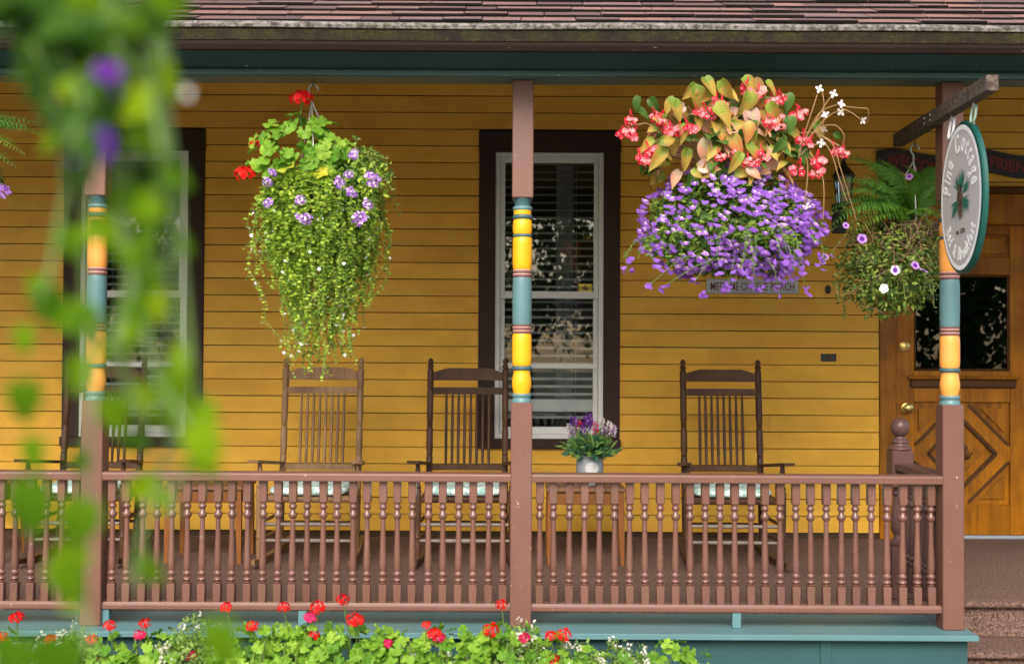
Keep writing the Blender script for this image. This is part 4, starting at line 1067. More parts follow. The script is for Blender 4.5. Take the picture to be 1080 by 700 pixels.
#==FURNITURE==
# ------------------------------------------------------------------ rocking chairs
def back_y(z): return .20 + (z - .06) * .14
def make_chair(wood_m, label):
    """built at the origin, facing -Y; returns the thing and its parts' meshes"""
    ch = empty('rocking_chair', (0, 0, 0), label, 'chair', 'rocking chairs along the porch')
    mt = [wood_m]
    def P(nm, m, smooth=45, mats=mt): return part(nm, m, mats, ch, smooth)
    for sg_ in (-1, 1):
        m = MB(); n = 16; prof = []
        for i in range(n + 1):
            y = -.37 + .90 * i / n; zc_ = .0205 + .16 * (y - .02) ** 2; x = sg_ * (.283 - .052 * (i / n))
            w2, h2 = .015, .020 - .006 * abs(i / n - .5) * 2
            prof.append([(x - w2, y, zc_ - h2), (x + w2, y, zc_ - h2), (x + w2, y, zc_ + h2), (x - w2, y, zc_ + h2)])
        m.v = [q for r_ in prof for q in r_]
        for i in range(n):
            for k in range(4): m.f.append([i * 4 + k, i * 4 + (k + 1) % 4, i * 4 + 4 + (k + 1) % 4, i * 4 + 4 + k]); m.m.append(0)
        m.f += [[3, 2, 1, 0], [n * 4 + k for k in range(4)]]; m.m += [0, 0]
        P('rocker', m)
        # turned front leg up to the arm
        x0 = sg_ * .277
        m = MB(); m.lathe([(.014, .035), (.017, .08), (.020, .14), (.016, .16), (.021, .17), (.016, .18), (.021, .24), (.022, .36), (.022, .44), (.016, .455), (.021, .465), (.014, .48), (.017, .54), (.012, .602)], 12, (x0, -.215, 0)); P('front_leg', m)
        # turned back post with finial, raked
        m = MB()
        pr = [(.013, .04), (.017, .10), (.020, .16), (.020, .36), (.020, .44), (.020, .56), (.021, .60), (.0165, .612), (.0215, .622), (.0165, .632), (.0215, .645), (.0205, .78), (.0155, .79), (.021, .798), (.0155, .806), (.021, .815), (.0155, .823), (.0205, .835),
              (.0205, .95), (.0205, 1.02), (.016, 1.03), (.0205, 1.04), (.0205, 1.12), (.0205, 1.145), (.013, 1.155), (.0205, 1.166), (.0205, 1.174), (.012, 1.182), (.017, 1.192), (.018, 1.202), (.012, 1.214), (.003, 1.22)]
        m.lathe(pr, 12); xb = sg_ * .237
        m.v = [(xb + p_[0], back_y(p_[2]) + p_[1], p_[2]) for p_ in m.v]; P('back_post', m)
        # arm: flat paddle with rounded front
        m = MB(); out = [(.222, .268), (.262, .262), (.300, .05), (.330, -.16), (.342, -.24), (.335, -.285), (.305, -.305), (.272, -.29), (.258, -.24), (.255, -.12), (.238, .10)]
        out = [(sg_ * a, b) for a, b in out]
        n = len(out)
        az = lambda b_: .578 - .10 * b_
        m.add([(a, b, az(b)) for a, b in out] + [(a, b, az(b) + .018) for a, b in out], [tuple(range(n))[::-1], tuple(range(n, 2 * n))] + [(i, (i + 1) % n, (i + 1) % n + n, i + n) for i in range(n)])
        P('arm', m, 40)
        # side stretchers
        for zz in (.15, .25):
            m = MB(); m.tube([(sg_ * .275, -.215, zz), (sg_ * .258, 0, zz + .004), (sg_ * .238, back_y(zz), zz + .01)], [.009, .0115, .009], 8); P('stretcher', m)
    # crest rail with swept ends, curved back a little
    def slab_rail(nm, z0, z1, shape=False, th=.020, hw_=.222):
        m = MB(); n = 14
        for i in range(n + 1):
            u = -1 + 2 * i / n; x = u * hw_; bow = .018 * (1 - u * u)
            if shape: top = z1 - .028 * max(0, abs(u) - .62) / .38; bot = z0 + .004 * (1 - u * u)
            else: top, bot = z1, z0
            y0 = back_y((z0 + z1) / 2) + bow
            m.v += [(x, y0 - th / 2, bot), (x, y0 - th / 2, top), (x, y0 + th / 2, top), (x, y0 + th / 2, bot)]
        for i in range(n):
            for k in range(4): m.f.append([i * 4 + k, i * 4 + 4 + k, i * 4 + 4 + (k + 1) % 4, i * 4 + (k + 1) % 4]); m.m.append(0)
        m.f += [[0, 1, 2, 3], [n * 4 + 3 - k for k in range(4)]]; m.m += [0, 0]
        P(nm, m, 40)
    slab_rail('crest_rail', 1.080, 1.158, True); slab_rail('cross_rail', .992, 1.036); slab_rail('lower_rail', .520, .556)
    for i in range(8):
        x = (i - 3.5) * .0385; m = MB(); u = x / .222; bow = .018 * (1 - u * u)
        zs = [.545, .60, .74, .86, 1.0]; m.tube([(x, back_y(z_) + bow, z_) for z_ in zs], [.0075, .0085, .0098, .0085, .007], 8); P('spindle', m)
    # seat frame and woven seat
    m = MB(); m.box(-.262, .262, -.222, -.190, .372, .405, c=.006); P('seat_rail', m, None)
    m = MB(); m.box(-.225, .225, .205, .235, .375, .405, c=.006); P('seat_rail', m, None)
    for sg_ in (-1, 1):
        m = MB(); m.box(*(sorted((sg_ * .262, sg_ * .232))), -.1895, .2045, .374, .404, c=.006); P('seat_rail', m, None)
    m = MB()
    for i in range(26): y = -.185 + i * .0150; m.tube([(-.231, y, .398 + .003 * (i % 2)), (0, y, .392 + .003 * (i % 2)), (.231, y, .398 + .003 * (i % 2))], .0068, 6)
    P('woven_seat', m)
    m = MB()
    for i in range(28): x = -.24 + i * .0178; m.tube([(x, -.225, .385), (x + .004, -.232, .388), (x + .008, -.225, .391)], .0045, 5)
    P('seat_edge_weave', m)
    for zz in (.150, .245):
        m = MB(); m.tube([(-.277, -.215, zz), (-.14, -.217, zz), (0, -.218, zz), (.14, -.217, zz), (.277, -.215, zz)], [.009, .011, .0135, .011, .009], 8); P('front_stretcher', m, 45, [M['wood_grey']])
    m = MB(); m.tube([(-.237, back_y(.2), .2), (0, back_y(.2), .2), (.237, back_y(.2), .2)], [.009, .012, .009], 8); P('back_stretcher', m)
    return ch
def copy_thing(src, label, mat=None):
    r_ = src.copy(); col.objects.link(r_); r_['label'] = label; WL[r_.name] = WL[src.name].copy()
    for c_ in list(src.children):
        d_ = c_.copy(); col.objects.link(d_); d_.parent = r_
    return r_
chA = make_chair(M['wood_dark'], 'dark brown rocking chair behind the peach post, in front of the vine covered window')
chB = make_chair(M['wood_light'], 'light weathered wood rocking chair below the trailing hanging basket')
chC = copy_thing(chA, 'dark brown rocking chair beside the bright yellow banded post')
chD = copy_thing(chA, 'dark brown rocking chair between the potted lavender and the door')
CY = 7.46
def cush_mesh():
    m = MB(); nu, nv = 28, 10
    for j in range(nv + 1):
        ph = -PI / 2 + PI * j / nv
        for i in range(nu):
            th = 2 * PI * i / nu
            e = lambda v, p_: math.copysign(abs(v) ** p_, v)
            cx = e(math.cos(ph), .5) * e(math.cos(th), .32); cy = e(math.cos(ph), .5) * e(math.sin(th), .32); cz = e(math.sin(ph), .8)
            sag = -.012 * (1 - abs(cx)) * (1 - abs(cy)) * 2 if cz > 0 else 0
            m.v.append((.232 * cx, .205 * cy, .036 * cz + sag))
    for j in range(nv):
        for i in range(nu): m.f.append([j * nu + i, j * nu + (i + 1) % nu, (j + 1) * nu + (i + 1) % nu, (j + 1) * nu + i]); m.m.append(0)
    return m.mesh('seat_cushion', M['cushion'], 80)
CUSH = cush_mesh()
clabels = ['pale aqua seat cushion on the dark chair behind the peach post', 'pale aqua seat cushion on the light weathered chair',
           'pale aqua seat cushion on the dark chair beside the yellow post', 'pale aqua seat cushion on the dark chair nearest the door']
for ch, px, i, dy, rz in ((chA, 112.5, 0, .0, .02), (chB, 340, 1, .0, -.012), (chC, 494, 2, .02, .01), (chD, 759.5, 3, .0, -.015)):
    p = at(px, 400, CY + .33 + dy); ch.location = (p.x, CY + dy, .0045); ch.rotation_euler.z = rz
    WL[ch.name] = Vector(ch.location)
    cu = bpy.data.objects.new('seat_cushion', CUSH); col.objects.link(cu); cu.location = (p.x, CY + dy - .015, .4445); cu.rotation_euler = (R(1.5), 0, rz + rng.uniform(-.05, .05))
    tag(cu, clabels[i], 'cushion', 'aqua seat cushions')

# ------------------------------------------------------------------ little wooden side tables
def table(px, label):
    Yc = 7.50; p = at(px, 560, Yc - .18); x = p.x
    t = empty('side_table', (x, Yc, .0045), label, 'table', 'small wooden side tables between the chairs')
    hw_, hd = .235, .20; zt = .462
    for i in range(4):
        m = MB(); a = -hw_ + i * hw_ / 2; m.box(x + a + .001, x + a + hw_ / 2 - .001, Yc - hd, Yc + hd, zt - .022, zt, c=.003); part('top_board', m, M['wood_table_top'], t)
    for s_ in (-1, 1):
        m = MB(); yy = Yc + s_ * (hd - .03); m.box(x - hw_ + .045, x + hw_ - .045, yy - .009, yy + .009, zt - .100, zt - .0225, c=.002); part('apron', m, M['wood_table'], t)
        m = MB(); xx = x + s_ * (hw_ - .03); m.box(xx - .009, xx + .009, Yc - hd + .045, Yc + hd - .045, zt - .100, zt - .0225, c=.002); part('apron', m, M['wood_table'], t)
        for q in (-1, 1):
            m = MB(); xt, yt = x + s_ * (hw_ - .03), Yc + q * (hd - .03); xb = xt + s_ * .012; yb = yt + q * .006
            vs = []
            for (cx_, cy_, r_, z_) in ((xb, yb, .011, .0048), (xt + s_ * .004, yt, .019, .30), (xt, yt, .019, zt - .0225)):
                vs += [(cx_ - r_, cy_ - r_, z_), (cx_ + r_, cy_ - r_, z_), (cx_ + r_, cy_ + r_, z_), (cx_ - r_, cy_ + r_, z_)]
            m.add(vs, [(3, 2, 1, 0), (8, 9, 10, 11)] + [(l * 4 + k, l * 4 + (k + 1) % 4, l * 4 + 4 + (k + 1) % 4, l * 4 + 4 + k) for l in (0, 1) for k in range(4)]); part('leg', m, M['wood_table'], t)
    return x, Yc, zt
table(-37, 'small orange wood side table at the vine end of the porch beyond the chairs')
table(214, 'small orange wood side table between the dark and the light weathered chair')
tx, ty, tz = table(618, 'small orange wood side table holding the grey pot of lavender')

#==PLANTS==
# ------------------------------------------------------------------ plant pieces (leaf lies in XY, base at origin, tip along +Y, unit size)
def geranium_leaf(r):
    m = MB(); n = 36; lob = 9
    ph = r.uniform(0, 6)
    m.v.append((0, 0, 0)); inner = []; outer = []
    for k in range(n + 1):
        th = -PI / 2 + .28 + (2 * PI - .56) * k / n
        rr = 1 + .10 * math.cos((th + PI / 2) * lob) + .05 * math.sin(th * 3 + ph)
        inner.append((.55 * rr * math.cos(th), .55 * rr * math.sin(th), .10 + .05 * math.sin(th * 4 + ph)))
        outer.append((rr * math.cos(th), rr * math.sin(th), .10 + .16 * math.sin(th * 4 + ph) + .08 * math.cos((th + PI / 2) * lob)))
    m.v += inner + outer
    for k in range(n): m.f += [[0, 1 + k, 2 + k], [1 + k, 1 + n + 1 + k, 2 + n + 1 + k, 2 + k]]; m.m += [0, 0]
    m.v = [(x, y + .3, z) for x, y, z in m.v]
    return m
def blade(L=1.0, Wd=.5, asym=0.0, fold=.12, droop=.2, n=5, heart=0.0, wave=0.0):
    """pointed leaf folded along its midrib"""
    m = MB()
    for i in range(n + 1):
        t = i / n; wd = Wd * (math.sin(PI * min(1, t * .92 + .08) ** .75)) * (1 if t < 1 else 0) + .004
        z0 = -droop * t * t
        wl, wr = wd * (1 + asym), wd * (1 - asym); bk = heart * (1 - t) ** 3
        y = t * L
        wv = wave * math.sin(t * 9)
        m.v += [(-wl, y - bk * wl, z0 + fold * wl + wv), (-wl * .5, y - bk * wl * .3, z0 + fold * wl * .7), (0, y, z0), (wr * .5, y - bk * wr * .3, z0 + fold * wr * .7), (wr, y - bk * wr, z0 + fold * wr - wv)]
    for i in range(n):
        for k in range(4): m.f.append([i * 5 + k, i * 5 + k + 1, i * 5 + 6 + k, i * 5 + 5 + k]); m.m.append(0)
    return m
LEAF = blade(1, .28, 0, .25, .15, 2).tm()                    # tiny leaf
LEAFR = blade(1, .42, 0, .25, .10, 2).tm()                   # tiny round leaf
LEAFN = blade(1, .13, 0, .25, .25, 2).tm()                   # narrow leaf
def petals(n, r0, wd, cup, mat=0, inner=None, span=2 * PI, ph=0):
    m = MB()
    for k in range(n):
        a = ph + span * k / n; c, s = math.cos(a), math.sin(a)
        q = [(0, -.02, 0), (r0 * .55, -wd, cup * .5), (r0, -wd * .55, cup), (r0 * 1.04, 0, cup * .92), (r0, wd * .55, cup), (r0 * .55, wd, cup * .5), (0, .02, 0)]
        m.add([(x * c - y * s, x * s + y * c, z) for x, y, z in q], [tuple(range(7))], mat)
    if inner is not None:
        m.add([(.22 * r0 * math.cos(a * PI / 3), .22 * r0 * math.sin(a * PI / 3), .04) for a in range(6)], [tuple(range(6))], inner)
    return m
def head(nflo, rad, flat, fl, mats, seed, fsize):
    """dome of florets"""
    r = random.Random(seed); m = MB()
    for i in range(nflo):
        z = 1 - (i + .5) / nflo * (1.25 if not flat else .8); ph = i * 2.39996 + r.uniform(-.2, .2)
        q = math.sqrt(max(0, 1 - z * z)); d = Vector((q * math.cos(ph), q * math.sin(ph), z))
        p = Vector((d.x * rad, d.y * rad, d.z * rad * (.45 if flat else .58)))
        nrm = (d + rv(r) * .35).normalized()
        m.put(fl, mat4(p * r.uniform(.88, 1.05), orient(nrm.orthogonal(), nrm) @ Matrix.Rotation(r.uniform(0, 6), 3, 'Z'), fsize * r.uniform(.8, 1.15)), mats=mats)
    return m
P5 = petals(5, 1, .48, .15, 0, 1).tm(); P4 = petals(4, 1, .34, .25, 0, 1).tm()
GER_LEAF = [geranium_leaf(random.Random(k)).mesh('geranium_leaf', M['geranium'], 180) for k in range(4)]
GER_LEAFY = [geranium_leaf(random.Random(9)).mesh('geranium_leaf', M['geranium_yellow'], 180)]
def headmesh(nm, seed, mats, *a):
    m = head(*a[:3], *a[3:4], a[4], seed, a[5]); return m.mesh(nm, mats)
RED_HEAD = [head(21, .052, False, P5, [0, 0], s, .0165).mesh('flower_head', [M['red']]) for s in (1, 2, 3)]
PINK_HEAD = head(22, .050, False, P5, [0, 0], 5, .0165).mesh('flower_head', [M['crimson']])
def verbena(seed, c1, c2):
    r = random.Random(seed); m = head(19, .030, True, P5, [0, 1], seed, .0092)
    m.m = [(0 if (i // 6) % 2 else 1) if r.random() < .8 else r.randrange(2) for i in range(len(m.f))]; return m.mesh('flower_cluster', [c1, c2])
VERB = [verbena(s, M['purple'], M['lilac']) for s in (1, 2)]; VERBD = verbena(4, M['purple'], M['purple2'])
# fan flower: five petals spread over half a circle
def fan():
    m = petals(5, 1, .23, .12, 0, None, PI * 1.05, -.05)
    m.add([(.25 * math.cos(k * PI / 5), .25 * math.sin(k * PI / 5), .04) for k in range(6)] + [(0, -.12, .04)], [tuple(range(7))], 1); return m
FAN = [fan().mesh('fan_flower', [c, M['centre']]) for c in (M['purple'], M['purple2'], M['purple'])]
FAN_T = fan().tm()
GAURA = petals(4, 1, .36, .2, 0, 1).mesh('gaura_flower', [M['blush'], M['centre']])
def begonia_flower(seed):
    r = random.Random(seed); m = MB()
    for k in range(11):
        p = rv(r) * .028; p.z = p.z * .6 - .012
        nrm = (Vector((r.uniform(-.6, .6), -1, r.uniform(-.3, .7)))).normalized()
        q = petals(4 if r.random() < .5 else 2, 1, .62, .3, 0, 1).tm()
        m.put(q, mat4(p, orient(Vector((r.uniform(-1, 1), 0, r.uniform(-1, 1))), nrm), r.uniform(.010, .0165)), mats=[0 if r.random() < .5 else 1, 2])
    for k in range(3):
        p = rv(r) * .02; m.tube([(0, 0, .05), (p.x * .5, p.y * .5, .02), tuple(p)], .0016, 4, 0)
    return m.mesh('begonia_flower', [M['begonia_red'], M['begonia_pinkp'], M['centre']])
BEG_FL = [begonia_flower(s) for s in range(4)]
def begonia_leaf(mat, seed):
    r = random.Random(seed)
    return blade(1, r.uniform(.25, .34), r.choice((-1, 1)) * r.uniform(.2, .4), r.uniform(.3, .6), r.uniform(.2, .6), 9, .28, .03).mesh('begonia_leaf', M[mat], 180)
BEG = {k: [begonia_leaf(k, s) for s in range(3)] for k in ('begonia', 'begonia_orange', 'begonia_pink', 'begonia_dark')}
def frond(seed, L=1.0):
    """fern frond of unit length arching along +Y, drooping at the tip"""
    r = random.Random(seed); m = MB(); n = 34; pts = []
    for i in range(n + 1):
        t = i / n; pts.append(Vector((.03 * math.sin(t * 3 + seed), t * .95, .34 * math.sin(t * 2.1) - .36 * t ** 2.4)))
    m.tube(pts[::3], [.006 - .004 * i / 12 for i in range(len(pts[::3]))], 4)
    for i in range(2, n):
        t = i / n; ln = .155 * math.sin(PI * min(1, t * .80 + .17)) ** .8 * (1.05 - .35 * t)
        for sg_ in (-1, 1):
            d = Vector((sg_, .35 + r.uniform(-.1, .1), -.12 + r.uniform(-.12, .12))).normalized()
            m.put(LEAFN, mat4(pts[i], orient(d, Vector((0, -.2, 1)) + rv(r) * .15), ln * 1.12))
            for q in m.v[-15:]: pass
    return m
FROND = [frond(s).mesh('frond', M['fern']) for s in range(5)]
def trail(seed, out, L, leaf, size, mats, step, fl=None, flp=0.0, up=.05, wob=.03, spread=1.0):
    """stem that leaves the basket along +Y, arches over and hangs straight down"""
    r = random.Random(seed); m = MB(); pts = []; n = int((out + L) / step)
    a1, a2, b1, b2 = (r.uniform(0, 6) for _ in range(4))
    nmat = len(mats)
    for i in range(n + 1):
        s = i * step
        t = min(1, s / (out * 1.35))
        y = out * math.sin(t * PI / 2) - .10 * max(0, s - out * 1.35) * spread
        z = up * math.sin(t * PI) - (out * .55) * t ** 2.2 - max(0, s - out * 1.35)
        k = min(1, s * 3)
        pts.append(Vector((wob * k * math.sin(s * 9 + a1) + .6 * wob * k * math.sin(s * 23 + a2), y + wob * k * math.sin(s * 8 + b1) + .4 * wob * math.sin(s * 27 + b2), z)))
    m.tube(pts[::3] + [pts[-1]], .0014, 3, nmat, False)
    for i, p in enumerate(pts[1:]):
        tl = i / len(pts); sc = size * (1.05 - .45 * tl)
        for sg_ in (-1, 1):
            d = Vector((r.uniform(-1, 1), r.uniform(-1, 1), r.uniform(-.5, .25))).normalized()
            mi = r.choices(range(nmat), weights=[5, 4, 1][:nmat])[0]
            m.put(leaf, mat4(p, orient(d, Vector((0, 0, .6)) + rv(r) * .9), sc * r.uniform(.7, 1.25)), mi)
        if fl is not None and r.random() < flp * (.3 + tl):
            d = rv(r); d.y = abs(d.y); m.put(P5, mat4(p + d * .014, orient(rv(r), d), .0085), nmat + 1)
    return m
def foliage_blob(m, centre, radii, n, leaf, size, nmat, r, shell=.55, zmin=-1.0, jitter=.6):
    """leaves spread through the outer part of an ellipsoid"""
    c = Vector(centre)
    for i in range(n):
        d = rv(r)
        if d.z < zmin: d.z = -d.z
        k = shell + (1 - shell) * r.random() ** .7
        nz = 1 + .22 * noise.noise(Vector((d.x * 2.3 + c.x * 7, d.y * 2.3, d.z * 2.3)))
        p = c + Vector((d.x * radii[0], d.y * radii[1], d.z * radii[2])) * k * nz
        fw = (d * .7 + rv(r) * .8 + Vector((0, 0, -.15)))
        m.put(leaf, mat4(p, orient(fw, d + rv(r) * jitter + Vector((0, -.3, .5))), size * r.uniform(.65, 1.3)), r.randrange(nmat))

BAS = {}
def basket(px, py, Y, label, bowl_r=.155, apex=None, hook_top=None):
    """coir lined bowl on three wires under a hook; (px, py) is the middle of its rim"""
    c = at(px, py, Y); b = empty('hanging_basket', (c.x, c.y, c.z - bowl_r * .8), label, 'hanging basket', 'hanging flower baskets')
    m = MB(); pr = [(.02, -bowl_r * .8), (bowl_r * .45, -bowl_r * .76), (bowl_r * .8, -bowl_r * .48), (bowl_r * .97, -.02), (bowl_r, 0), (bowl_r * .93, 0), (bowl_r * .88, -.03), (.01, -.035)]
    m.lathe(pr, 20, c); part('bowl', m, M['liner'], b, 50)
    ap = at(*apex, Y) if apex else c + Vector((0, 0, .30))
    m = MB()
    for k in range(3):
        a = 2 * PI * k / 3 + .5; q = c + Vector((bowl_r * .97 * math.cos(a), bowl_r * .97 * math.sin(a), 0)); m.tube([q, (q + ap) / 2, ap], .0036, 5)
    part('hanger_wire', m, M['steel'], b)
    tz = hook_top
    m = MB(); h = .024
    pts = [ap, ap + Vector((0, 0, .03)), ap + Vector((-.012, 0, .045))]
    cz = ap + Vector((.006, 0, .062))
    for k in range(9):
        a = PI * 1.05 - PI * 1.15 * k / 8; pts.append(cz + Vector((.021 * math.cos(a), 0, .021 * math.sin(a))))
    m.tube(pts, .0046, 6); part('hook', m, M['steel'], b, 60)
    if tz is not None:
        top = cz + Vector((0, 0, .021)); m = MB(); m.tube([top + Vector((0, 0, .004)), Vector((top.x, top.y, tz + .012))], .003, 5)
        ring = [top + Vector((0, .009 * math.cos(2 * PI * k / 10), -.002 + .009 * math.sin(2 * PI * k / 10))) for k in range(11)]; m.tube(ring, .0022, 5, caps=False)
        part('screw_eye', m, M['iron'], b)
    return b, c

# ---- basket one: geranium, lilac verbena and long trailing stems
r = random.Random(21)
b1, c1 = basket(338, 196, 5.66, 'tall trailing basket of red geranium and lilac verbena hanging between the windows', apex=(329, 108), hook_top=BZ)
TR = [trail(100 + k, .06 + .125 * (k % 13) / 12, (.80 - .16 * (k % 13) / 12) * r.uniform(.45, 1.08), LEAFR, .0245, [0, 1, 2], .0150, True, .030, .05, .022).mesh('trailing_stem', M['tiny'] + [M['stem'], M['whitep']]) for k in range(26)]
for k in range(210):
    a = 2 * PI * k / 210 * 1.0 + r.uniform(-.2, .2); me = r.choice(TR)
    q = c1 + Vector((.10 * math.cos(a), .10 * math.sin(a), r.uniform(-.06, .02)))
    place('trailing_stem', me, b1, q, Matrix.Rotation(a - PI / 2, 3, 'Z') @ Matrix.Rotation(r.uniform(-.12, .06), 3, 'X'), (1, r.uniform(.8, 1.15), r.uniform(.62, 1.12)))
LONG = [trail(190 + k, r.uniform(.05, .16), r.uniform(.74, .92), LEAFR, .0215, [0, 1, 2], .0185, True, .08, .05, .03).mesh('trailing_stem', M['tiny'] + [M['stem'], M['whitep']]) for k in range(9)]
for k in range(18):
    a = 2 * PI * k / 18 + r.uniform(-.2, .2); place('trailing_stem', LONG[k % 9], b1, c1 + Vector((.10 * math.cos(a), .10 * math.sin(a), r.uniform(-.03, .02))), Matrix.Rotation(a - PI / 2, 3, 'Z'), (1, r.uniform(.9, 1.5), r.uniform(.86, 1.02)))
WILD = [trail(160 + k, r.uniform(.20, .31), r.uniform(.06, .34), LEAFR, .021, [0, 1, 2], .0175, True, .05, .07, .045).mesh('trailing_stem', M['tiny'] + [M['stem'], M['whitep']]) for k in range(10)]
for k in range(24):
    a = r.uniform(0, 2 * PI); q = c1 + Vector((.08 * math.cos(a), .08 * math.sin(a), r.uniform(-.26, .0)))
    place('trailing_stem', r.choice(WILD), b1, q, Matrix.Rotation(a - PI / 2, 3, 'Z') @ Matrix.Rotation(r.uniform(-.3, .25), 3, 'X'), r.uniform(.75, 1.0))
m = MB(); foliage_blob(m, c1 + Vector((.02, 0, -.10)), (.205, .20, .24), 2600, LEAFR, .023, 3, r, .5)
foliage_blob(m, c1 + Vector((.17, -.05, .0)), (.15, .15, .16), 1200, LEAF, .026, 3, r, .3)
tag(part('filler_foliage', m, M['tiny'], b1), kind='stuff')
SH = [trail(300 + k, r.uniform(.10, .2), r.uniform(.02, .08), LEAF, .026, [0, 1, 2], .014, None, 0, .10, .015).mesh('verbena_shoot', M['petunia_leaf'] + [M['stem']]) for k in range(8)]
for k in range(34):
    a = r.uniform(-1.9, .9); q = c1 + Vector((.15 + .05 * math.cos(a), .06 * math.sin(a), r.uniform(-.10, .10)))
    place('verbena_shoot', r.choice(SH), b1, q, Matrix.Rotation(a - PI / 2, 3, 'Z') @ Matrix.Rotation(r.uniform(-.2, .9), 3, 'X'), r.uniform(.7, 1.1))
def gleaf(parent, pos, d, size, mats=None, r=r, nm='leaf'):
    me = r.choice(mats or GER_LEAF)
    nrm = (Vector(d) + Vector((0, -.45, .35)) + rv(r) * .35).normalized()
    fw = (Vector((d[0], 0, -abs(d[2]) * .2 - .25)) + rv(r) * .5)
    return place(nm, me, parent, pos, orient(fw, nrm), size * r.uniform(.8, 1.15))
gc = at(316, 172, 5.60)
for k in range(88):
    d = rv(r); d.z = abs(d.z) * 1.0 - .25; d.y = -abs(d.y) if r.random() < .75 else d.y; d.normalize()
    p = gc + Vector((d.x * .225, d.y * .17, d.z * .225)) * r.uniform(.75, 1.05)
    gleaf(b1, p, d, .036)
for (px, py) in ((300, 176), (336, 181)): gleaf(b1, at(px, py, 5.46), (0, -1, .2), .036, GER_LEAFY)
m = MB()
for (px, py, dy, hd, sc) in ((318, 104, -.04, RED_HEAD[0], 1.0), (258, 183, -.06, RED_HEAD[1], .85), (271, 151.5, 0, RED_HEAD[2], .6)):
    p = at(px, py, 5.58 + dy); place('flower_head', hd, b1, p, Matrix.Rotation(.5, 3, 'X'), sc)
    m.tube([gc + (p - gc) * .3, gc + (p - gc) * .7 + Vector((0, 0, .02)), p], .003, 5)
part('flower_stalks', m, M['stem'], b1)
for (px, py, sc) in ((373, 163, 1), (391, 186, 1), (397, 189, .9), (393, 194, .9), (358, 193, 1), (370, 203, 1.1), (388, 216, .95), (317, 211, .9), (282, 192, .85), (283, 214, .9), (287, 182, .8), (316, 230, .9), (323, 231, 1), (375, 229, 1), (383, 234, 1.1), (381, 228, .9), (368, 184, .8)):
    p = at(px, py, 5.27 + .0010 * abs(px - 335)); place('flower_cluster', r.choice(VERB), b1, p, orient(rv(r), Vector((.1, -1, .45)) + rv(r) * .25), sc * .92)

# ---- basket two: begonia above a dome of violet fan flowers, gaura wands
r = random.Random(33)
b2, c2 = basket(770, 205, 5.66, 'wide basket of coral begonia over violet fan flowers hanging beside a window', .17, (772, 130), BZ)
dc = at(766, 236, 5.62); dr = Vector((.375, .30, .245))
m = MB(); foliage_blob(m, dc, dr * .98, 6500, LEAF, .030, 3, r, .55)
tag(part('fan_flower_foliage', m, M['fan_leaf'], b2), kind='stuff')
def on_dome(r):
    while True:
        d = rv(r)
        if d.z > -.9 and d.y < .3: return d
rest = MB()
nfl = 0
for k in range(1750):
    d = on_dome(r)
    if (d.x < -.35 and r.random() < .5) or r.random() < .12: continue
    cl = noise.noise(Vector((d.x * 3.5, d.y * 3.5, d.z * 3.5)))
    if cl < -.30: continue
    nz = 1 + .20 * noise.noise(Vector((d.x * 2.3 + dc.x * 7, d.y * 2.3, d.z * 2.3)))
    p = dc + Vector((d.x * dr.x, d.y * dr.y, d.z * dr.z)) * r.uniform(1.02, 1.10) * nz
    nrm = (d * .45 + Vector((0, -.9, .42)) + rv(r) * .4).normalized()
    rot = orient(Vector((0, 0, -1)) + rv(r) * .5, nrm)
    if d.y < 0 and nfl < 300: place('fan_flower', r.choice(FAN), b2, p, rot, r.uniform(.0135, .019)); nfl += 1
    else: rest.put(FAN_T, mat4(p, rot, r.uniform(.0135, .0185)))
for k in range(0, 22):
    a = r.uniform(-2.9, -.2); L = r.uniform(.05, .14)
    st = trail(500 + k, .10 + .12 * r.random(), L, LEAF, .026, [0, 1, 2], .016, None, 0, .03, .02)
    q = dc + Vector((dr.x * .8 * math.cos(a), dr.y * .8 * math.sin(a), -.04 - .07 * r.random()))
    st.v = [tuple(Matrix.Rotation(a - PI / 2, 3, 'Z') @ Vector(v) + q) for v in st.v]
    tip = Vector(st.v[-1]); part('trailing_shoot', st, M['fan_leaf'] + [M['stem']], b2)
    for j in range(4): rest.put(FAN_T, mat4(tip + rv(r) * .03, orient(Vector((0, 0, -1)) + rv(r), Vector((0, -1, .35)) + rv(r) * .4), .015))
for (px, py) in ((700, 302), (732, 297), (741, 308), (765, 302), (771, 297), (794, 298), (800, 301), (820, 308), (823, 298), (852, 307), (686, 300)):
    for j in range(4): rest.put(FAN_T, mat4(at(px, py, 5.42) + rv(r) * .018, orient(Vector((0, 0, -1)) + rv(r), Vector((0, -1, .35)) + rv(r) * .4), .015))
m = MB()
for a_, b_ in (((765, 270), (700, 302)), ((740, 262), (686, 300)), ((760, 265), (732, 298)), ((775, 270), (768, 300)), ((790, 270), (797, 300)), ((810, 275), (821, 306)), ((835, 280), (852, 306))):
    p0, p1 = at(*a_, 5.40), at(*b_, 5.42); m.tube([p0, (p0 + p1) / 2 + Vector((0, -.03, .02)), p1], .0022, 4)
part('shoot_stems', m, M['stem'], b2)
tag(part('outer_fan_flowers', rest, [M['purple'], M['centre']], b2), kind='stuff')
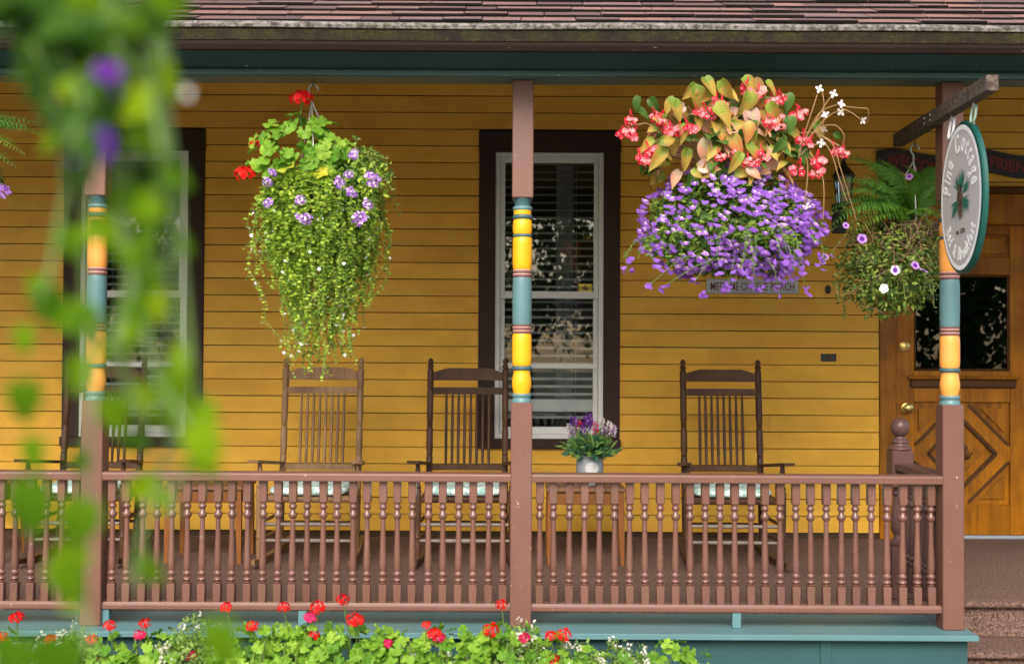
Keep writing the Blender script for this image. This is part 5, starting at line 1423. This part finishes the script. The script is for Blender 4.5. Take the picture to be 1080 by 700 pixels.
# begonia leaves: pixel, length in metres, kind
def bleaf(px, py, Y, L, kind, tx=None, tz=-1.0, r=r):
    fw = Vector(((r.uniform(-.6, .6) if tx is None else tx * 1.3 + r.uniform(-.3, .3)), r.uniform(-.45, .1), tz)); nrm = Vector((r.uniform(-.9, .9), -1, r.uniform(-.1, 1.0)))
    p = at(px, py, Y); fw.normalize(); place('begonia_leaf', r.choice(BEG[kind]), b2, p - fw * L * .5, orient(fw, nrm), L)
for (px, py, L, kind, tx) in ((695, 168, .15, 'begonia', -.3), (711, 152, .13, 'begonia', .1), (725, 168, .13, 'begonia_orange', 0), (742, 160, .15, 'begonia_pink', -.1), (744, 184, .14, 'begonia_orange', .3), (759, 180, .12, 'begonia_dark', 0),
        (745, 132, .17, 'begonia_pink', .2), (763, 122, .15, 'begonia', .7), (766, 143, .14, 'begonia_orange', .2), (778, 152, .13, 'begonia_orange', .5), (735, 104, .13, 'begonia', .2), (716, 116, .13, 'begonia_pink', .1), (706, 112, .11, 'begonia', -.5),
        (765, 96, .13, 'begonia', .6), (790, 92, .13, 'begonia', .5), (803, 92, .12, 'begonia_orange', .6), (786, 110, .15, 'begonia_pink', -.3), (795, 128, .15, 'begonia_pink', .2), (788, 140, .12, 'begonia_orange', 0), (801, 150, .13, 'begonia', .4),
        (811, 146, .11, 'begonia_dark', .5), (818, 138, .10, 'begonia_dark', -.2), (797, 160, .13, 'begonia', .5), (830, 109, .11, 'begonia_dark', .3), (833, 132, .10, 'begonia_dark', .2), (846, 161, .12, 'begonia_dark', .1), (785, 181, .11, 'begonia_orange', .1),
        (672, 110, .09, 'begonia_dark', -.3), (689, 111, .09, 'begonia_dark', .3), (680, 119, .09, 'begonia_dark', .8), (720, 141, .11, 'begonia_orange', .0), (733, 188, .08, 'begonia_dark', -.7), (752, 168, .12, 'begonia', .2), (683, 153, .10, 'begonia', -.7),
        (728, 96, .11, 'begonia', -.3), (750, 90, .12, 'begonia', .5), (815, 92, .10, 'begonia', .8), (777, 172, .13, 'begonia', -.3), (815, 118, .11, 'begonia_orange', .6), (699, 130, .11, 'begonia', -.3), (884, 144, .06, 'begonia_dark', .9),
        (864, 137, .10, 'begonia', .4), (822, 155, .10, 'begonia_dark', -.4), (839, 143, .08, 'begonia', .8)):
    if kind == 'begonia_orange' and r.random() < .45: kind = 'begonia'
    if kind == 'begonia_pink' and r.random() < .25: kind = 'begonia'
    bleaf(px, py, 5.36 + .0007 * abs(px - 765) + r.uniform(-.07, .05), L * .78, kind, tx)
for k in range(64):
    a_ = r.uniform(0, 2 * PI); q_ = math.sqrt(r.random()); bleaf(764 + 78 * q_ * math.cos(a_), 143 + 50 * q_ * math.sin(a_), 5.40 + r.uniform(-.06, .06), r.uniform(.055, .095), r.choice(('begonia', 'begonia', 'begonia', 'begonia_dark', 'begonia_pink', 'begonia_orange')), r.uniform(-.9, .9), r.uniform(-1, .2))
for k in range(190):
    d = rv(r); d.z = abs(d.z) if r.random() < .7 else d.z * .5
    p = at(762, 152, 5.60) + Vector((d.x * .33, d.y * .24, d.z * .26 - .06))
    fw = Vector((d.x, d.y - .2, -.5)) + rv(r) * .5; place('begonia_leaf', r.choice(BEG[r.choice(('begonia', 'begonia', 'begonia_dark', 'begonia_dark', 'begonia_orange', 'begonia_pink'))]), b2, p, orient(fw, d + Vector((0, -.5, .5)) + rv(r) * .7), r.uniform(.06, .105))
for (px, py) in ((656, 140), (661, 137), (668, 141), (665, 125), (680, 168), (686, 158), (676, 166), (696, 125), (699, 131), (690, 120), (710, 136), (716, 137), (727, 134), (736, 116), (745, 117), (751, 118), (755, 105), (785, 94), (770, 162), (759, 164), (787, 90), (800, 97), (813, 107), (823, 102), (811, 127), (821, 123), (824, 131),
                 (844, 118), (840, 121), (795, 168), (804, 162), (789, 170), (863, 168), (865, 174), (861, 180), (854, 149), (847, 146), (881, 158), (889, 160), (841, 177), (815, 130), (762, 108), (704, 139), (818, 104), (776, 158)):
    p = at(px, py, 5.33 + .0007 * abs(px - 765) + r.uniform(-.02, .02)); place('begonia_flower', r.choice(BEG_FL), b2, p, Matrix.Rotation(r.uniform(-.5, .5), 3, 'Y') @ Matrix.Rotation(r.uniform(-.4, .4), 3, 'Z'), r.uniform(.62, .98))
m = MB()
for k in range(40):
    d = rv(r); d.z = abs(d.z); p1 = at(762, 150, 5.55) + Vector((d.x * .34, d.y * .22, d.z * .26 - .05)); m.tube([c2 + Vector((d.x * .08, d.y * .08, 0)), c2 * .5 + p1 * .5 + Vector((0, 0, .05)), p1], [.006, .005, .003], 5)
for (px, py) in ((660, 138), (682, 164), (690, 122), (861, 175), (885, 158)):
    p1 = at(px, py - 4, 5.42); p0 = at(px * .6 + 765 * .4, 140, 5.48); m.tube([p0, (p0 + p1) / 2 + Vector((0, 0, .03)), p1], .003, 5)
part('begonia_stems', m, M['stemred'], b2)
m = MB(); gl = []
for path, tipfl in (([(842, 168), (849, 140), (857, 115), (864, 94)], (864, 94)), ([(842, 160), (860, 128), (872, 108), (879, 99)], (879, 99)), ([(845, 155), (862, 122), (878, 112), (887, 111)], (887, 110)), ([(845, 155), (868, 128), (880, 119), (887, 118)], (887, 118)),
        ([(843, 160), (855, 135), (864, 125), (870, 121)], (870, 121)), ([(842, 160), (858, 140), (869, 136)], (869, 136)), ([(842, 165), (855, 155), (866, 151)], (866, 151)), ([(887, 112), (905, 114), (915, 115), (916, 123), (914, 130)], None), ([(887, 114), (898, 119), (906, 125), (912, 131)], (910, 127)),
        ([(860, 140), (876, 160), (884, 185), (893, 212)], None), ([(852, 165), (865, 180), (869, 200), (868, 232)], None), ([(850, 165), (852, 180), (849, 215)], (851, 218)), ([(860, 135), (880, 132), (890, 142), (889, 152)], None), ([(862, 142), (878, 152), (886, 176), (895, 205), (903, 232)], None),
        ([(868, 133), (869, 110), (867, 96)], None)):
    Yg = 5.42; pts = [at(*q, Yg - .03 * math.sin(i)) for i, q in enumerate(path)]
    # smooth
    sm = []
    for i in range(len(pts) - 1):
        p0, p1, p2, p3 = pts[max(0, i - 1)], pts[i], pts[i + 1], pts[min(len(pts) - 1, i + 2)]
        for k in range(5):
            t = k / 5; sm.append(.5 * ((2 * p1) + (p2 - p0) * t + (2 * p0 - 5 * p1 + 4 * p2 - p3) * t * t + (3 * p1 - p0 - 3 * p2 + p3) * t ** 3))
    sm.append(pts[-1]); m.tube(sm, .0021, 5)
    if tipfl: place('gaura_flower', GAURA, b2, at(*tipfl, Yg - .02), orient(rv(r), Vector((0, -1, .2)) + rv(r) * .4), .019)
    lm = MB()
part('gaura_wands', m, M['stemred'], b2, 60)

# ---- basket three: fern over a tangle of petunia, on the sign arm
r = random.Random(44)
Y3 = 6.10
b3, c3 = basket(957, 236, Y3, 'fern and purple petunia basket hanging from the sign arm beside the door', .15, (963.5, 170), AZ0 + .013)
m = MB(); pc = at(942, 272, Y3 - .02); foliage_blob(m, pc + Vector((0, 0, -.03)), (.265, .25, .235), 2600, LEAF, .026, 3, r, .5)
foliage_blob(m, pc + Vector((-.04, -.04, -.12)), (.20, .18, .19), 900, LEAF, .025, 3, r, .4)
tag(part('petunia_foliage', m, M['petunia_leaf'], b3), kind='stuff')
SH3 = [trail(700 + k, r.uniform(.10, .2), r.uniform(.02, .13), LEAF, .026, [0, 1, 2], .019, None, 0, .07, .022).mesh('petunia_shoot', M['petunia_leaf'] + [M['stem']]) for k in range(9)]
for k in range(56):
    a = r.uniform(0, 2 * PI); q = pc + Vector((.14 * math.cos(a), .13 * math.sin(a), r.uniform(-.2, .18)))
    place('petunia_shoot', r.choice(SH3), b3, q, Matrix.Rotation(a - PI / 2, 3, 'Z') @ Matrix.Rotation(r.uniform(-.5, .7), 3, 'X'), r.uniform(.7, 1.15))
m = MB()
for k in range(110):
    a = r.uniform(0, 6.3); q = pc + Vector((.2 * math.cos(a), -.2 * abs(math.sin(a)), r.uniform(-.15, .18))); e = q + rv(r) * .13 + Vector((0, -.06, -.03)); m.tube([q, (q + e) / 2 + rv(r) * .04, e], .0016, 4)
part('dry_stems', m, M['stembrown'], b3)
def fern_at(parent, base, tip, L=None, bend=.0, r=r):
    d = tip - base; L = L or d.length * 1.02
    L *= 1.12; fw = d.normalized(); nrm = Vector((0, -.7, .8)); place('frond', r.choice(FROND), parent, base, orient(fw, nrm + rv(r) * .15), L)
fc = at(952, 232, Y3)
for (px, py, dy) in ((897, 166, -.10), (883, 207, -.16), (882, 236, -.2), (905, 196, -.12), (958, 178, -.22), (966, 182, .0), (992, 194, -.05), (1010, 215, -.1), (1002, 236, -.2), (925, 186, .05), (938, 180, .1), (915, 178, .02), (985, 178, .1), (890, 222, -.05), (900, 246, -.22), (980, 240, -.25), (940, 206, -.25), (1000, 205, .1), (930, 170, -.02), (948, 240, -.28), (918, 214, -.25), (886, 190, -.18), (893, 215, -.2), (878, 222, -.1), (908, 232, -.26)):
    fern_at(b3, fc + Vector((r.uniform(-.04, .04), r.uniform(-.05, .03), r.uniform(-.02, .03))), at(px, py, Y3 + dy))
PET = petals(5, 1, .62, .10, 0, 1)
PETM = [PET.mesh('petunia_flower', [M['purple2'], M['deep_purple']]), MB().mesh('unused_placeholder', [M['purple']])]
bpy.data.meshes.remove(PETM.pop())
def petm(c_a, c_b):
    m = petals(5, 1, .60, .18, 0, None); n = 12
    m.add([(.5 * math.cos(2 * PI * k / n), .5 * math.sin(2 * PI * k / n), .13) for k in range(n)], [tuple(range(n))], 1)
    return m.mesh('petunia_flower', [c_a, c_b])
PT = [petm(M['lilac'], M['deep_purple']), petm(M['purple2'], M['deep_purple']), petm(M['whitep'], M['lilac'])]
for (px, py, k, sc) in ((909, 252, 1, .031), (944, 285, 0, .030), (965, 280, 1, .028), (974, 286, 0, .032), (932, 304, 2, .028), (870, 271, 1, .024), (892, 238, 1, .020), (959, 186, 1, .022), (868, 276, 1, .018)):
    place('petunia_flower', PT[k], b3, at(px, py, Y3 - .31 + .08 * (abs(px - 940) > 50)), orient(rv(r), Vector((0, -1, .35)) + rv(r) * .3), sc * .78)

# ---- basket four: mostly outside the picture, fern tips and a violet verbena
r = random.Random(55)
b4, c4 = basket(-48, 170, 5.66, 'fern basket with violet verbena at the vine end of the porch', .15, (-48, 100), BZ)
fc = at(-48, 168, 5.64)
for (px, py, dy) in ((33, 131, -.10), (22, 160, -.15), (38, 139, -.02), (9, 174, -.2), (20, 134, -.15), (-20, 110, -.1), (-60, 110, -.1), (-110, 130, -.1), (-120, 170, -.1), (-90, 200, -.2), (-40, 200, -.25), (0, 190, -.2), (-75, 125, .1), (-30, 120, .15), (10, 150, .12), (-100, 150, .1)):
    fern_at(b4, fc + Vector((r.uniform(-.04, .04), r.uniform(-.04, .04), 0)), at(px, py, 5.62 + dy), None, 0, r)
m = MB(); foliage_blob(m, c4 + Vector((0, 0, -.10)), (.20, .19, .19), 1500, LEAF, .030, 3, r, .5)
tag(part('verbena_foliage', m, M['petunia_leaf'], b4), kind='stuff')
for (px, py) in ((2, 199), (4, 203), (-30, 220), (-60, 210), (-90, 190)): place('flower_cluster', VERBD, b4, at(px, py, 5.45), orient(rv(r), Vector((.2, -1, .3))), 1.0)

# ------------------------------------------------------------------ potted lavender on the table
r = random.Random(66)
pt = at(622, 480, 7.46); px_ = pt.x; py_ = 7.46; H0 = tz + .001
pl = empty('potted_lavender', (px_, py_, H0), 'grey round pot of lavender with a white oval label on the side table', 'potted plant')
m = MB(); m.lathe([(.052, 0), (.060, .004), (.078, .06), (.084, .11), (.080, .155), (.076, .172), (.079, .178), (.076, .184), (.070, .182), (.066, .16), (.005, .158)], 28, (px_, py_, H0)); part('pot', m, M['pot'], pl, 50)
m = MB(); nn = 24; ring = []
def potr(z): return .078 + .006 * math.sin(min(1, max(0, (z - .06) / .09)) * PI) 
cen = []
for k in range(nn):
    a = 2 * PI * k / nn; th = .10 + .50 * math.cos(a); z = .112 + .036 * math.sin(a); rr_ = .0865; ring.append((px_ + rr_ * math.sin(th), py_ - rr_ * math.cos(th), H0 + z))
m.add(ring + [(px_ + .0868 * math.sin(.10), py_ - .0868 * math.cos(.10), H0 + .112)], [(k, (k + 1) % nn, nn) for k in range(nn)]); part('label_plate', m, M['potlabel'], pl)
m = MB(); pcn = Vector((px_, py_, H0 + .17))
for k in range(150):
    a = r.uniform(0, 2 * PI); el = r.uniform(.05, 1.3); d = Vector((math.cos(a) * math.cos(el), math.sin(a) * math.cos(el), math.sin(el))); L = r.uniform(.08, .165)
    b0 = pcn + Vector((d.x, d.y, 0)) * .03; e = b0 + d * L + Vector((0, 0, .02)); m.tube([b0, (b0 + e) / 2 + Vector((0, 0, .015)), e], .0013, 3, 2, False)
    for j in range(5):
        t = .35 + .13 * j; p = b0 * (1 - t) + e * t; m.put(LEAFN if r.random() < .6 else LEAF, mat4(p, orient(d + rv(r) * .7, rv(r) + Vector((0, -.3, .6))), r.uniform(.035, .065)), r.randrange(2))
tag(part('foliage', m, M['lav_leaf'] + [M['stem']], pl), kind='stuff')
def spike(c_a, c_b, seed):
    q = random.Random(seed); m = MB()
    for i in range(26):
        t = i / 26; a = i * 2.4; rr_ = .012 * (1 - .6 * t); m.put(LEAFR, mat4((rr_ * math.cos(a), rr_ * math.sin(a), t * .055), orient((math.cos(a), math.sin(a), .8), rv(q)), .015), q.randrange(2))
    m.tube([(0, 0, -.06), (0, 0, .05)], .0018, 4, 2)
    return m.mesh('flower_spike', [c_a, c_b, M['stem']])
SPK = [spike(M['purple'], M['deep_purple'], 1), spike(M['lilac'], M['purple2'], 2), spike(M['whitep'], M['lilac'], 3)]
PSPK = spike(M['crimson'], M['purple2'], 4)
for (px, py) in ((602, 448), (606, 442), (611, 445), (618, 441), (622, 440), (628, 446), (634, 443), (641, 447), (646, 449), (645, 453), (608, 452), (615, 450), (628, 452), (637, 452), (604, 454), (620, 447)):
    e = at(px, py + 4, py_ + r.uniform(-.08, .05)); place('flower_spike', PSPK if px in (628, 611) else r.choice([SPK[0], SPK[0], SPK[1], SPK[2]]), pl, e - Vector((0, 0, .02)), orient(Vector((0, 1, 0)), Vector(((px - 622) * .012, -.1, 1))), r.uniform(.9, 1.2))

# ------------------------------------------------------------------ flower bed below the railing
r = random.Random(77)
heads = [(18, 651, 0), (2, 671, 0), (54, 674, 0), (97, 674, 0), (115, 659, 0), (153, 657, 0), (147, 669, 1), (100, 698, 0), (239, 640, 0), (266, 660, 0), (299, 640, 0), (327, 650, 1), (335, 640, 0), (362, 632, 0), (373, 653, 0), (331, 669, 0), (377, 654, 0), (408, 678, 1),
         (450, 659, 2), (458, 668, 0), (463, 672, 1), (518, 664, 0), (529, 637, 0), (553, 672, 1), (581, 670, 0), (595, 669, 0), (584, 695, 0), (-30, 660, 0), (-70, 668, 0), (200, 690, 1)]
gpx = [-75, -15, 55, 120, 168, 262, 315, 372, 420, 480, 535, 592, 640, 712]
gtop = [660, 660, 663, 668, 664, 656, 650, 650, 660, 656, 654, 668, 676, 674]
plants = []
glab = ['geranium plant farthest from the steps in the bed under the railing', 'geranium plant under the railing section at the vine end, red blooms held above',
 'low geranium plant in the bed on the vine side of the peach post', 'geranium plant at the foot of the peach post', 'geranium plant with red and cerise blooms between the peach post and the side table',
 'geranium plant below the side table beside the light weathered chair', 'tall geranium plant with a cerise bloom below the light weathered chair', 'tall geranium plant with several red blooms below the arm of the light weathered chair',
 'geranium plant with one cerise bloom between the light and the dark chair', 'geranium plant below the dark chair beside the yellow banded post', 'geranium plant at the foot of the yellow banded post with a tall red bloom',
 'geranium plant with paired red blooms just past the yellow post towards the steps', 'bloomless leafy geranium plant below the potted lavender', 'bloomless leafy geranium plant at the steps end of the flower bed']
for px, top, gl_ in zip(gpx, gtop, glab):
    Yb = 5.20 + r.uniform(-.05, .05); zt = at(px, top - 1, Yb).z; x = at(px, top, Yb).x
    g = empty('geranium_plant', (x, Yb, GZ), gl_, 'geranium', 'geranium plants in the flower bed')
    plants.append((px, g, Vector((x, Yb, zt))))
    m = MB()
    for k in range(7):
        a = r.uniform(0, 6.3); e = Vector((x + .16 * math.cos(a), Yb + .12 * math.sin(a), zt - r.uniform(.05, .15))); m.tube([(x + .03 * math.cos(a), Yb + .03 * math.sin(a), GZ), (x + .09 * math.cos(a), Yb + .07 * math.sin(a), (GZ + zt) / 2), e], [.009, .007, .004], 5)
    part('stems', m, M['stem'], g)
    for k in range(150):
        d = rv(r); d.z = abs(d.z) * 1.0 - .35; d.y = d.y if r.random() < .35 else -abs(d.y); d.normalize()
        s_ = r.uniform(.7, 1.05); p = Vector((x, Yb, zt - .21)) + Vector((d.x * .21, d.y * .17, d.z * .20)) * s_
        gleaf(g, p, d, .0265, None, r)
    for k in range(14):
        d = rv(r); p = Vector((x + d.x * .17, Yb - abs(d.y) * .15, r.uniform(GZ + .12, zt - .22))); gleaf(g, p, d, .032, None, r)
for px, py, kind in heads:
    q = min(plants, key=lambda t: abs(t[0] - px)); p = at(px, py, q[2].y - .08); g = q[1]
    place('flower_head', PINK_HEAD if kind == 1 else r.choice(RED_HEAD), g, p, Matrix.Rotation(r.uniform(.2, .8), 3, 'X') @ Matrix.Rotation(r.uniform(0, 6), 3, 'Z'), (.36 if kind == 2 else r.uniform(.44, .60)))
    m = MB(); b0 = Vector((p.x * .7 + q[2].x * .3, q[2].y, q[2].z - .2)); m.tube([b0, (b0 + p) / 2 + Vector((.01, 0, .01)), p - Vector((0, 0, .01))], .0026, 5); part('flower_stalk', m, M['stem'], g)
alab = ['white alyssum plant at the foot of the peach post on its vine side', 'small white alyssum plant under the railing at the vine end', 'tall airy white alyssum plant below the side table by the light chair', 'white alyssum plant between the peach post and the tall airy alyssum',
 'low white alyssum plant in front of the geranium below the side table', 'low white alyssum plant in front of the geraniums below the light weathered chair', 'white alyssum plant in front of the dark chair beside the yellow post', 'tall airy white alyssum plant against the foot of the yellow post',
 'low white alyssum plant in front of the foot of the yellow post', 'white alyssum plant beside the paired red geranium blooms past the yellow post', 'broad white alyssum plant below the potted lavender', 'small white alyssum plant next to the last geranium towards the steps',
 'sparse white alyssum plant in front of the light weathered chair and side table', 'sparse white alyssum plant in front of the gap between the light and dark chairs']
def alys(px, top, wd, n, seed):
    r = random.Random(seed); Yb = 5.16; zt = at(px, top + 6, Yb).z; x = at(px, top, Yb).x
    g = empty('white_alyssum', (x, Yb, GZ), alab[seed - 900], 'flower', 'white alyssum plants in the flower bed')
    m = MB(); c_ = Vector((x, Yb, zt - .22))
    foliage_blob(m, c_, (wd, .17, .21), n, LEAF, .020, 2, r, .35, -.2)
    for k in range(10):
        a = r.uniform(0, 6.3); m.tube([(x + .02 * math.cos(a), Yb + .02 * math.sin(a), GZ), (x + .06 * math.cos(a), Yb + .06 * math.sin(a), zt - .3), (x + wd * .8 * math.cos(a), Yb + .12 * math.sin(a), zt - .1)], .003, 4, 2)
    tag(part('foliage', m, M['alyssum_leaf'] + [M['stem']], g), kind='stuff')
    m = MB()
    for k in range(int(n * .024)):
        d = rv(r); d.z = abs(d.z); d.y = -abs(d.y) if r.random() < .8 else d.y; p = c_ + Vector((d.x * wd, d.y * .17, d.z * .21)) * r.uniform(.9, 1.2)
        for j in range(7): m.put(P4, mat4(p + rv(r) * .013, orient(rv(r), d + Vector((0, -.4, .4)) + rv(r) * .4), .0058), 0)
        m.tube([c_ + (p - c_) * .7, p], .0011, 3, 1, False)
    tag(part('blossom', m, [M['alywhite'], M['stem']], g), kind='stuff')
for i, (px, top, wd, n) in enumerate(((72, 652, .13, 900), (30, 672, .10, 500), (205, 642, .14, 1100), (182, 668, .12, 800), (232, 668, .12, 700), (345, 690, .12, 600), (475, 682, .15, 900), (548, 650, .13, 1000), (562, 676, .14, 900), (612, 672, .13, 800), (655, 668, .15, 1000), (683, 680, .11, 600), (290, 692, .12, 500), (430, 690, .12, 500))): alys(px, top, wd, n, 900 + i)

# ------------------------------------------------------------------ out-of-focus vine close to the camera
r = random.Random(88)
YV = 0.66
vp = at(60, -270, YV + .06)
vn = empty('hanging_vine', (vp.x, vp.y, vp.z - .1), 'blurred green trailing vine with purple flowers hanging close in front of the porch', 'vine')
m = MB(); m.lathe([(.02, -.13), (.08, -.12), (.11, -.06), (.125, .0), (.12, .005), (.11, -.02), (.005, -.02)], 20, vp); part('pot', m, M['liner'], vn, 50)
m = MB()
for k in range(3):
    a = 2 * PI * k / 3; m.tube([vp + Vector((.12 * math.cos(a), .12 * math.sin(a), 0)), vp + Vector((0, 0, .35))], .002, 4)
part('hanger_wire', m, M['steel'], vn)
VL = [blade(1, .40, .05 * (k - 1), .2, .25 + .1 * k, 6, .6, .02).mesh('leaf', M['vine'], 180) for k in range(3)]
sm_ = MB()
VLD = [blade(1, .40, .05 * (k - 1), .2, .25 + .1 * k, 6, .6, .02).mesh('leaf', M['vine_shaded'], 180) for k in range(3)]
def vine(path, dy, step=30, size=.024, dark=0.0):
    pts = [at(px, py, YV + dy * .6 + .02 * math.sin(i * 1.7)) for i, (px, py) in enumerate(path)]
    sm_.tube([vp + Vector((r.uniform(-.05, .05), r.uniform(-.05, .05), -.01))] + pts, .0018, 5)
    for i in range(len(pts) - 1):
        L = math.hypot(path[i + 1][0] - path[i][0], path[i + 1][1] - path[i][1]); n = max(1, int(L / step))
        for k in range(n):
            p = pts[i].lerp(pts[i + 1], (k + r.random() * .6) / n)
            sd = r.choice((-1, 1)); fw = Vector((sd * r.uniform(.3, 1), r.uniform(-.5, .3), r.uniform(-1, -.1)))
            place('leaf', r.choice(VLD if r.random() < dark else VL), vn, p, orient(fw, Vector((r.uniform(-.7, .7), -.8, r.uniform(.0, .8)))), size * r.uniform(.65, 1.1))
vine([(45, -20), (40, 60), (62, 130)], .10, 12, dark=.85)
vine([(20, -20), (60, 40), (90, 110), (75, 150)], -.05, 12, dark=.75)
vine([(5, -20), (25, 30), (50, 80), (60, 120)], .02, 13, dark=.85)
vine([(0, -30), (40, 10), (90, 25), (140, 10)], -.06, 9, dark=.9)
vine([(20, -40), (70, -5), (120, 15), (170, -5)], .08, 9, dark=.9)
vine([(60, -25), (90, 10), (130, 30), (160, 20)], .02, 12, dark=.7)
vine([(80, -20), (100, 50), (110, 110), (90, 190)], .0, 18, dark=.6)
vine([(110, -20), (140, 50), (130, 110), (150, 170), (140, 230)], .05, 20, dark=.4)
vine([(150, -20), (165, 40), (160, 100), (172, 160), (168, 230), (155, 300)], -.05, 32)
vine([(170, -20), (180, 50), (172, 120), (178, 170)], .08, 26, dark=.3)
vine([(60, 120), (70, 200), (50, 300), (40, 315)], .05, 60)
vine([(90, 190), (90, 310), (95, 350), (95, 440), (88, 540), (85, 610), (95, 690)], .0, 80)
vine([(150, 230), (150, 330), (165, 400), (200, 450), (205, 475), (180, 520), (185, 545)], .02, 36, .021)
vine([(165, 140), (190, 220), (175, 290), (185, 350), (170, 420), (190, 470)], .05, 36, .019)
vine([(140, 130), (125, 220), (140, 300), (120, 360), (135, 420)], -.03, 44, .019)
vine([(200, 380), (215, 440), (205, 480)], .0, 22, .019)
vine([(150, 240), (125, 330), (130, 390), (150, 440), (160, 480)], .10, 60)
vine([(170, 400), (180, 470), (150, 560), (140, 620)], .10, 60)
part('vine_stems', sm_, M['stem'], vn)
for (px, py, s_, dy) in ((25, 420, .045, .0), (32, 525, .062, -.04), (38, 480, .04, 0), (88, 545, .055, -.05), (70, 610, .05, .0), (235, 672, .05, -.1), (178, 410, .05, .05), (40, 310, .035, .1), (28, 362, .035, .1), (90, 345, .045, .0), (150, 320, .045, .1), (120, 435, .045, .05), (210, 465, .05, -.05), (60, 690, .06, -.1), (20, 690, .05, -.1)):
    p = at(px, py - 18, YV + dy * .6); place('leaf', r.choice(VL), vn, p, orient(Vector((r.uniform(-.3, .3), -.1, -1)), Vector((r.uniform(-.3, .3), -1, .3))), s_ * .52)
VF = petals(5, 1, .6, .3, 0, 1).mesh('flower', [M['deep_purple'], M['purple']]); VFW = petals(5, 1, .6, .3, 0, 1).mesh('flower', [M['whitep'], M['centre']])
for (px, py, me, s_) in ((120, 82, VF, .020), (100, 155, VF, .022), (113, 78, VF, .016), (92, 160, VF, .018), (196, 98, VFW, .006)):
    place('flower', me, vn, at(px, py, YV - .04), orient(rv(r), Vector((.1, -1, .2))), s_ * .48)
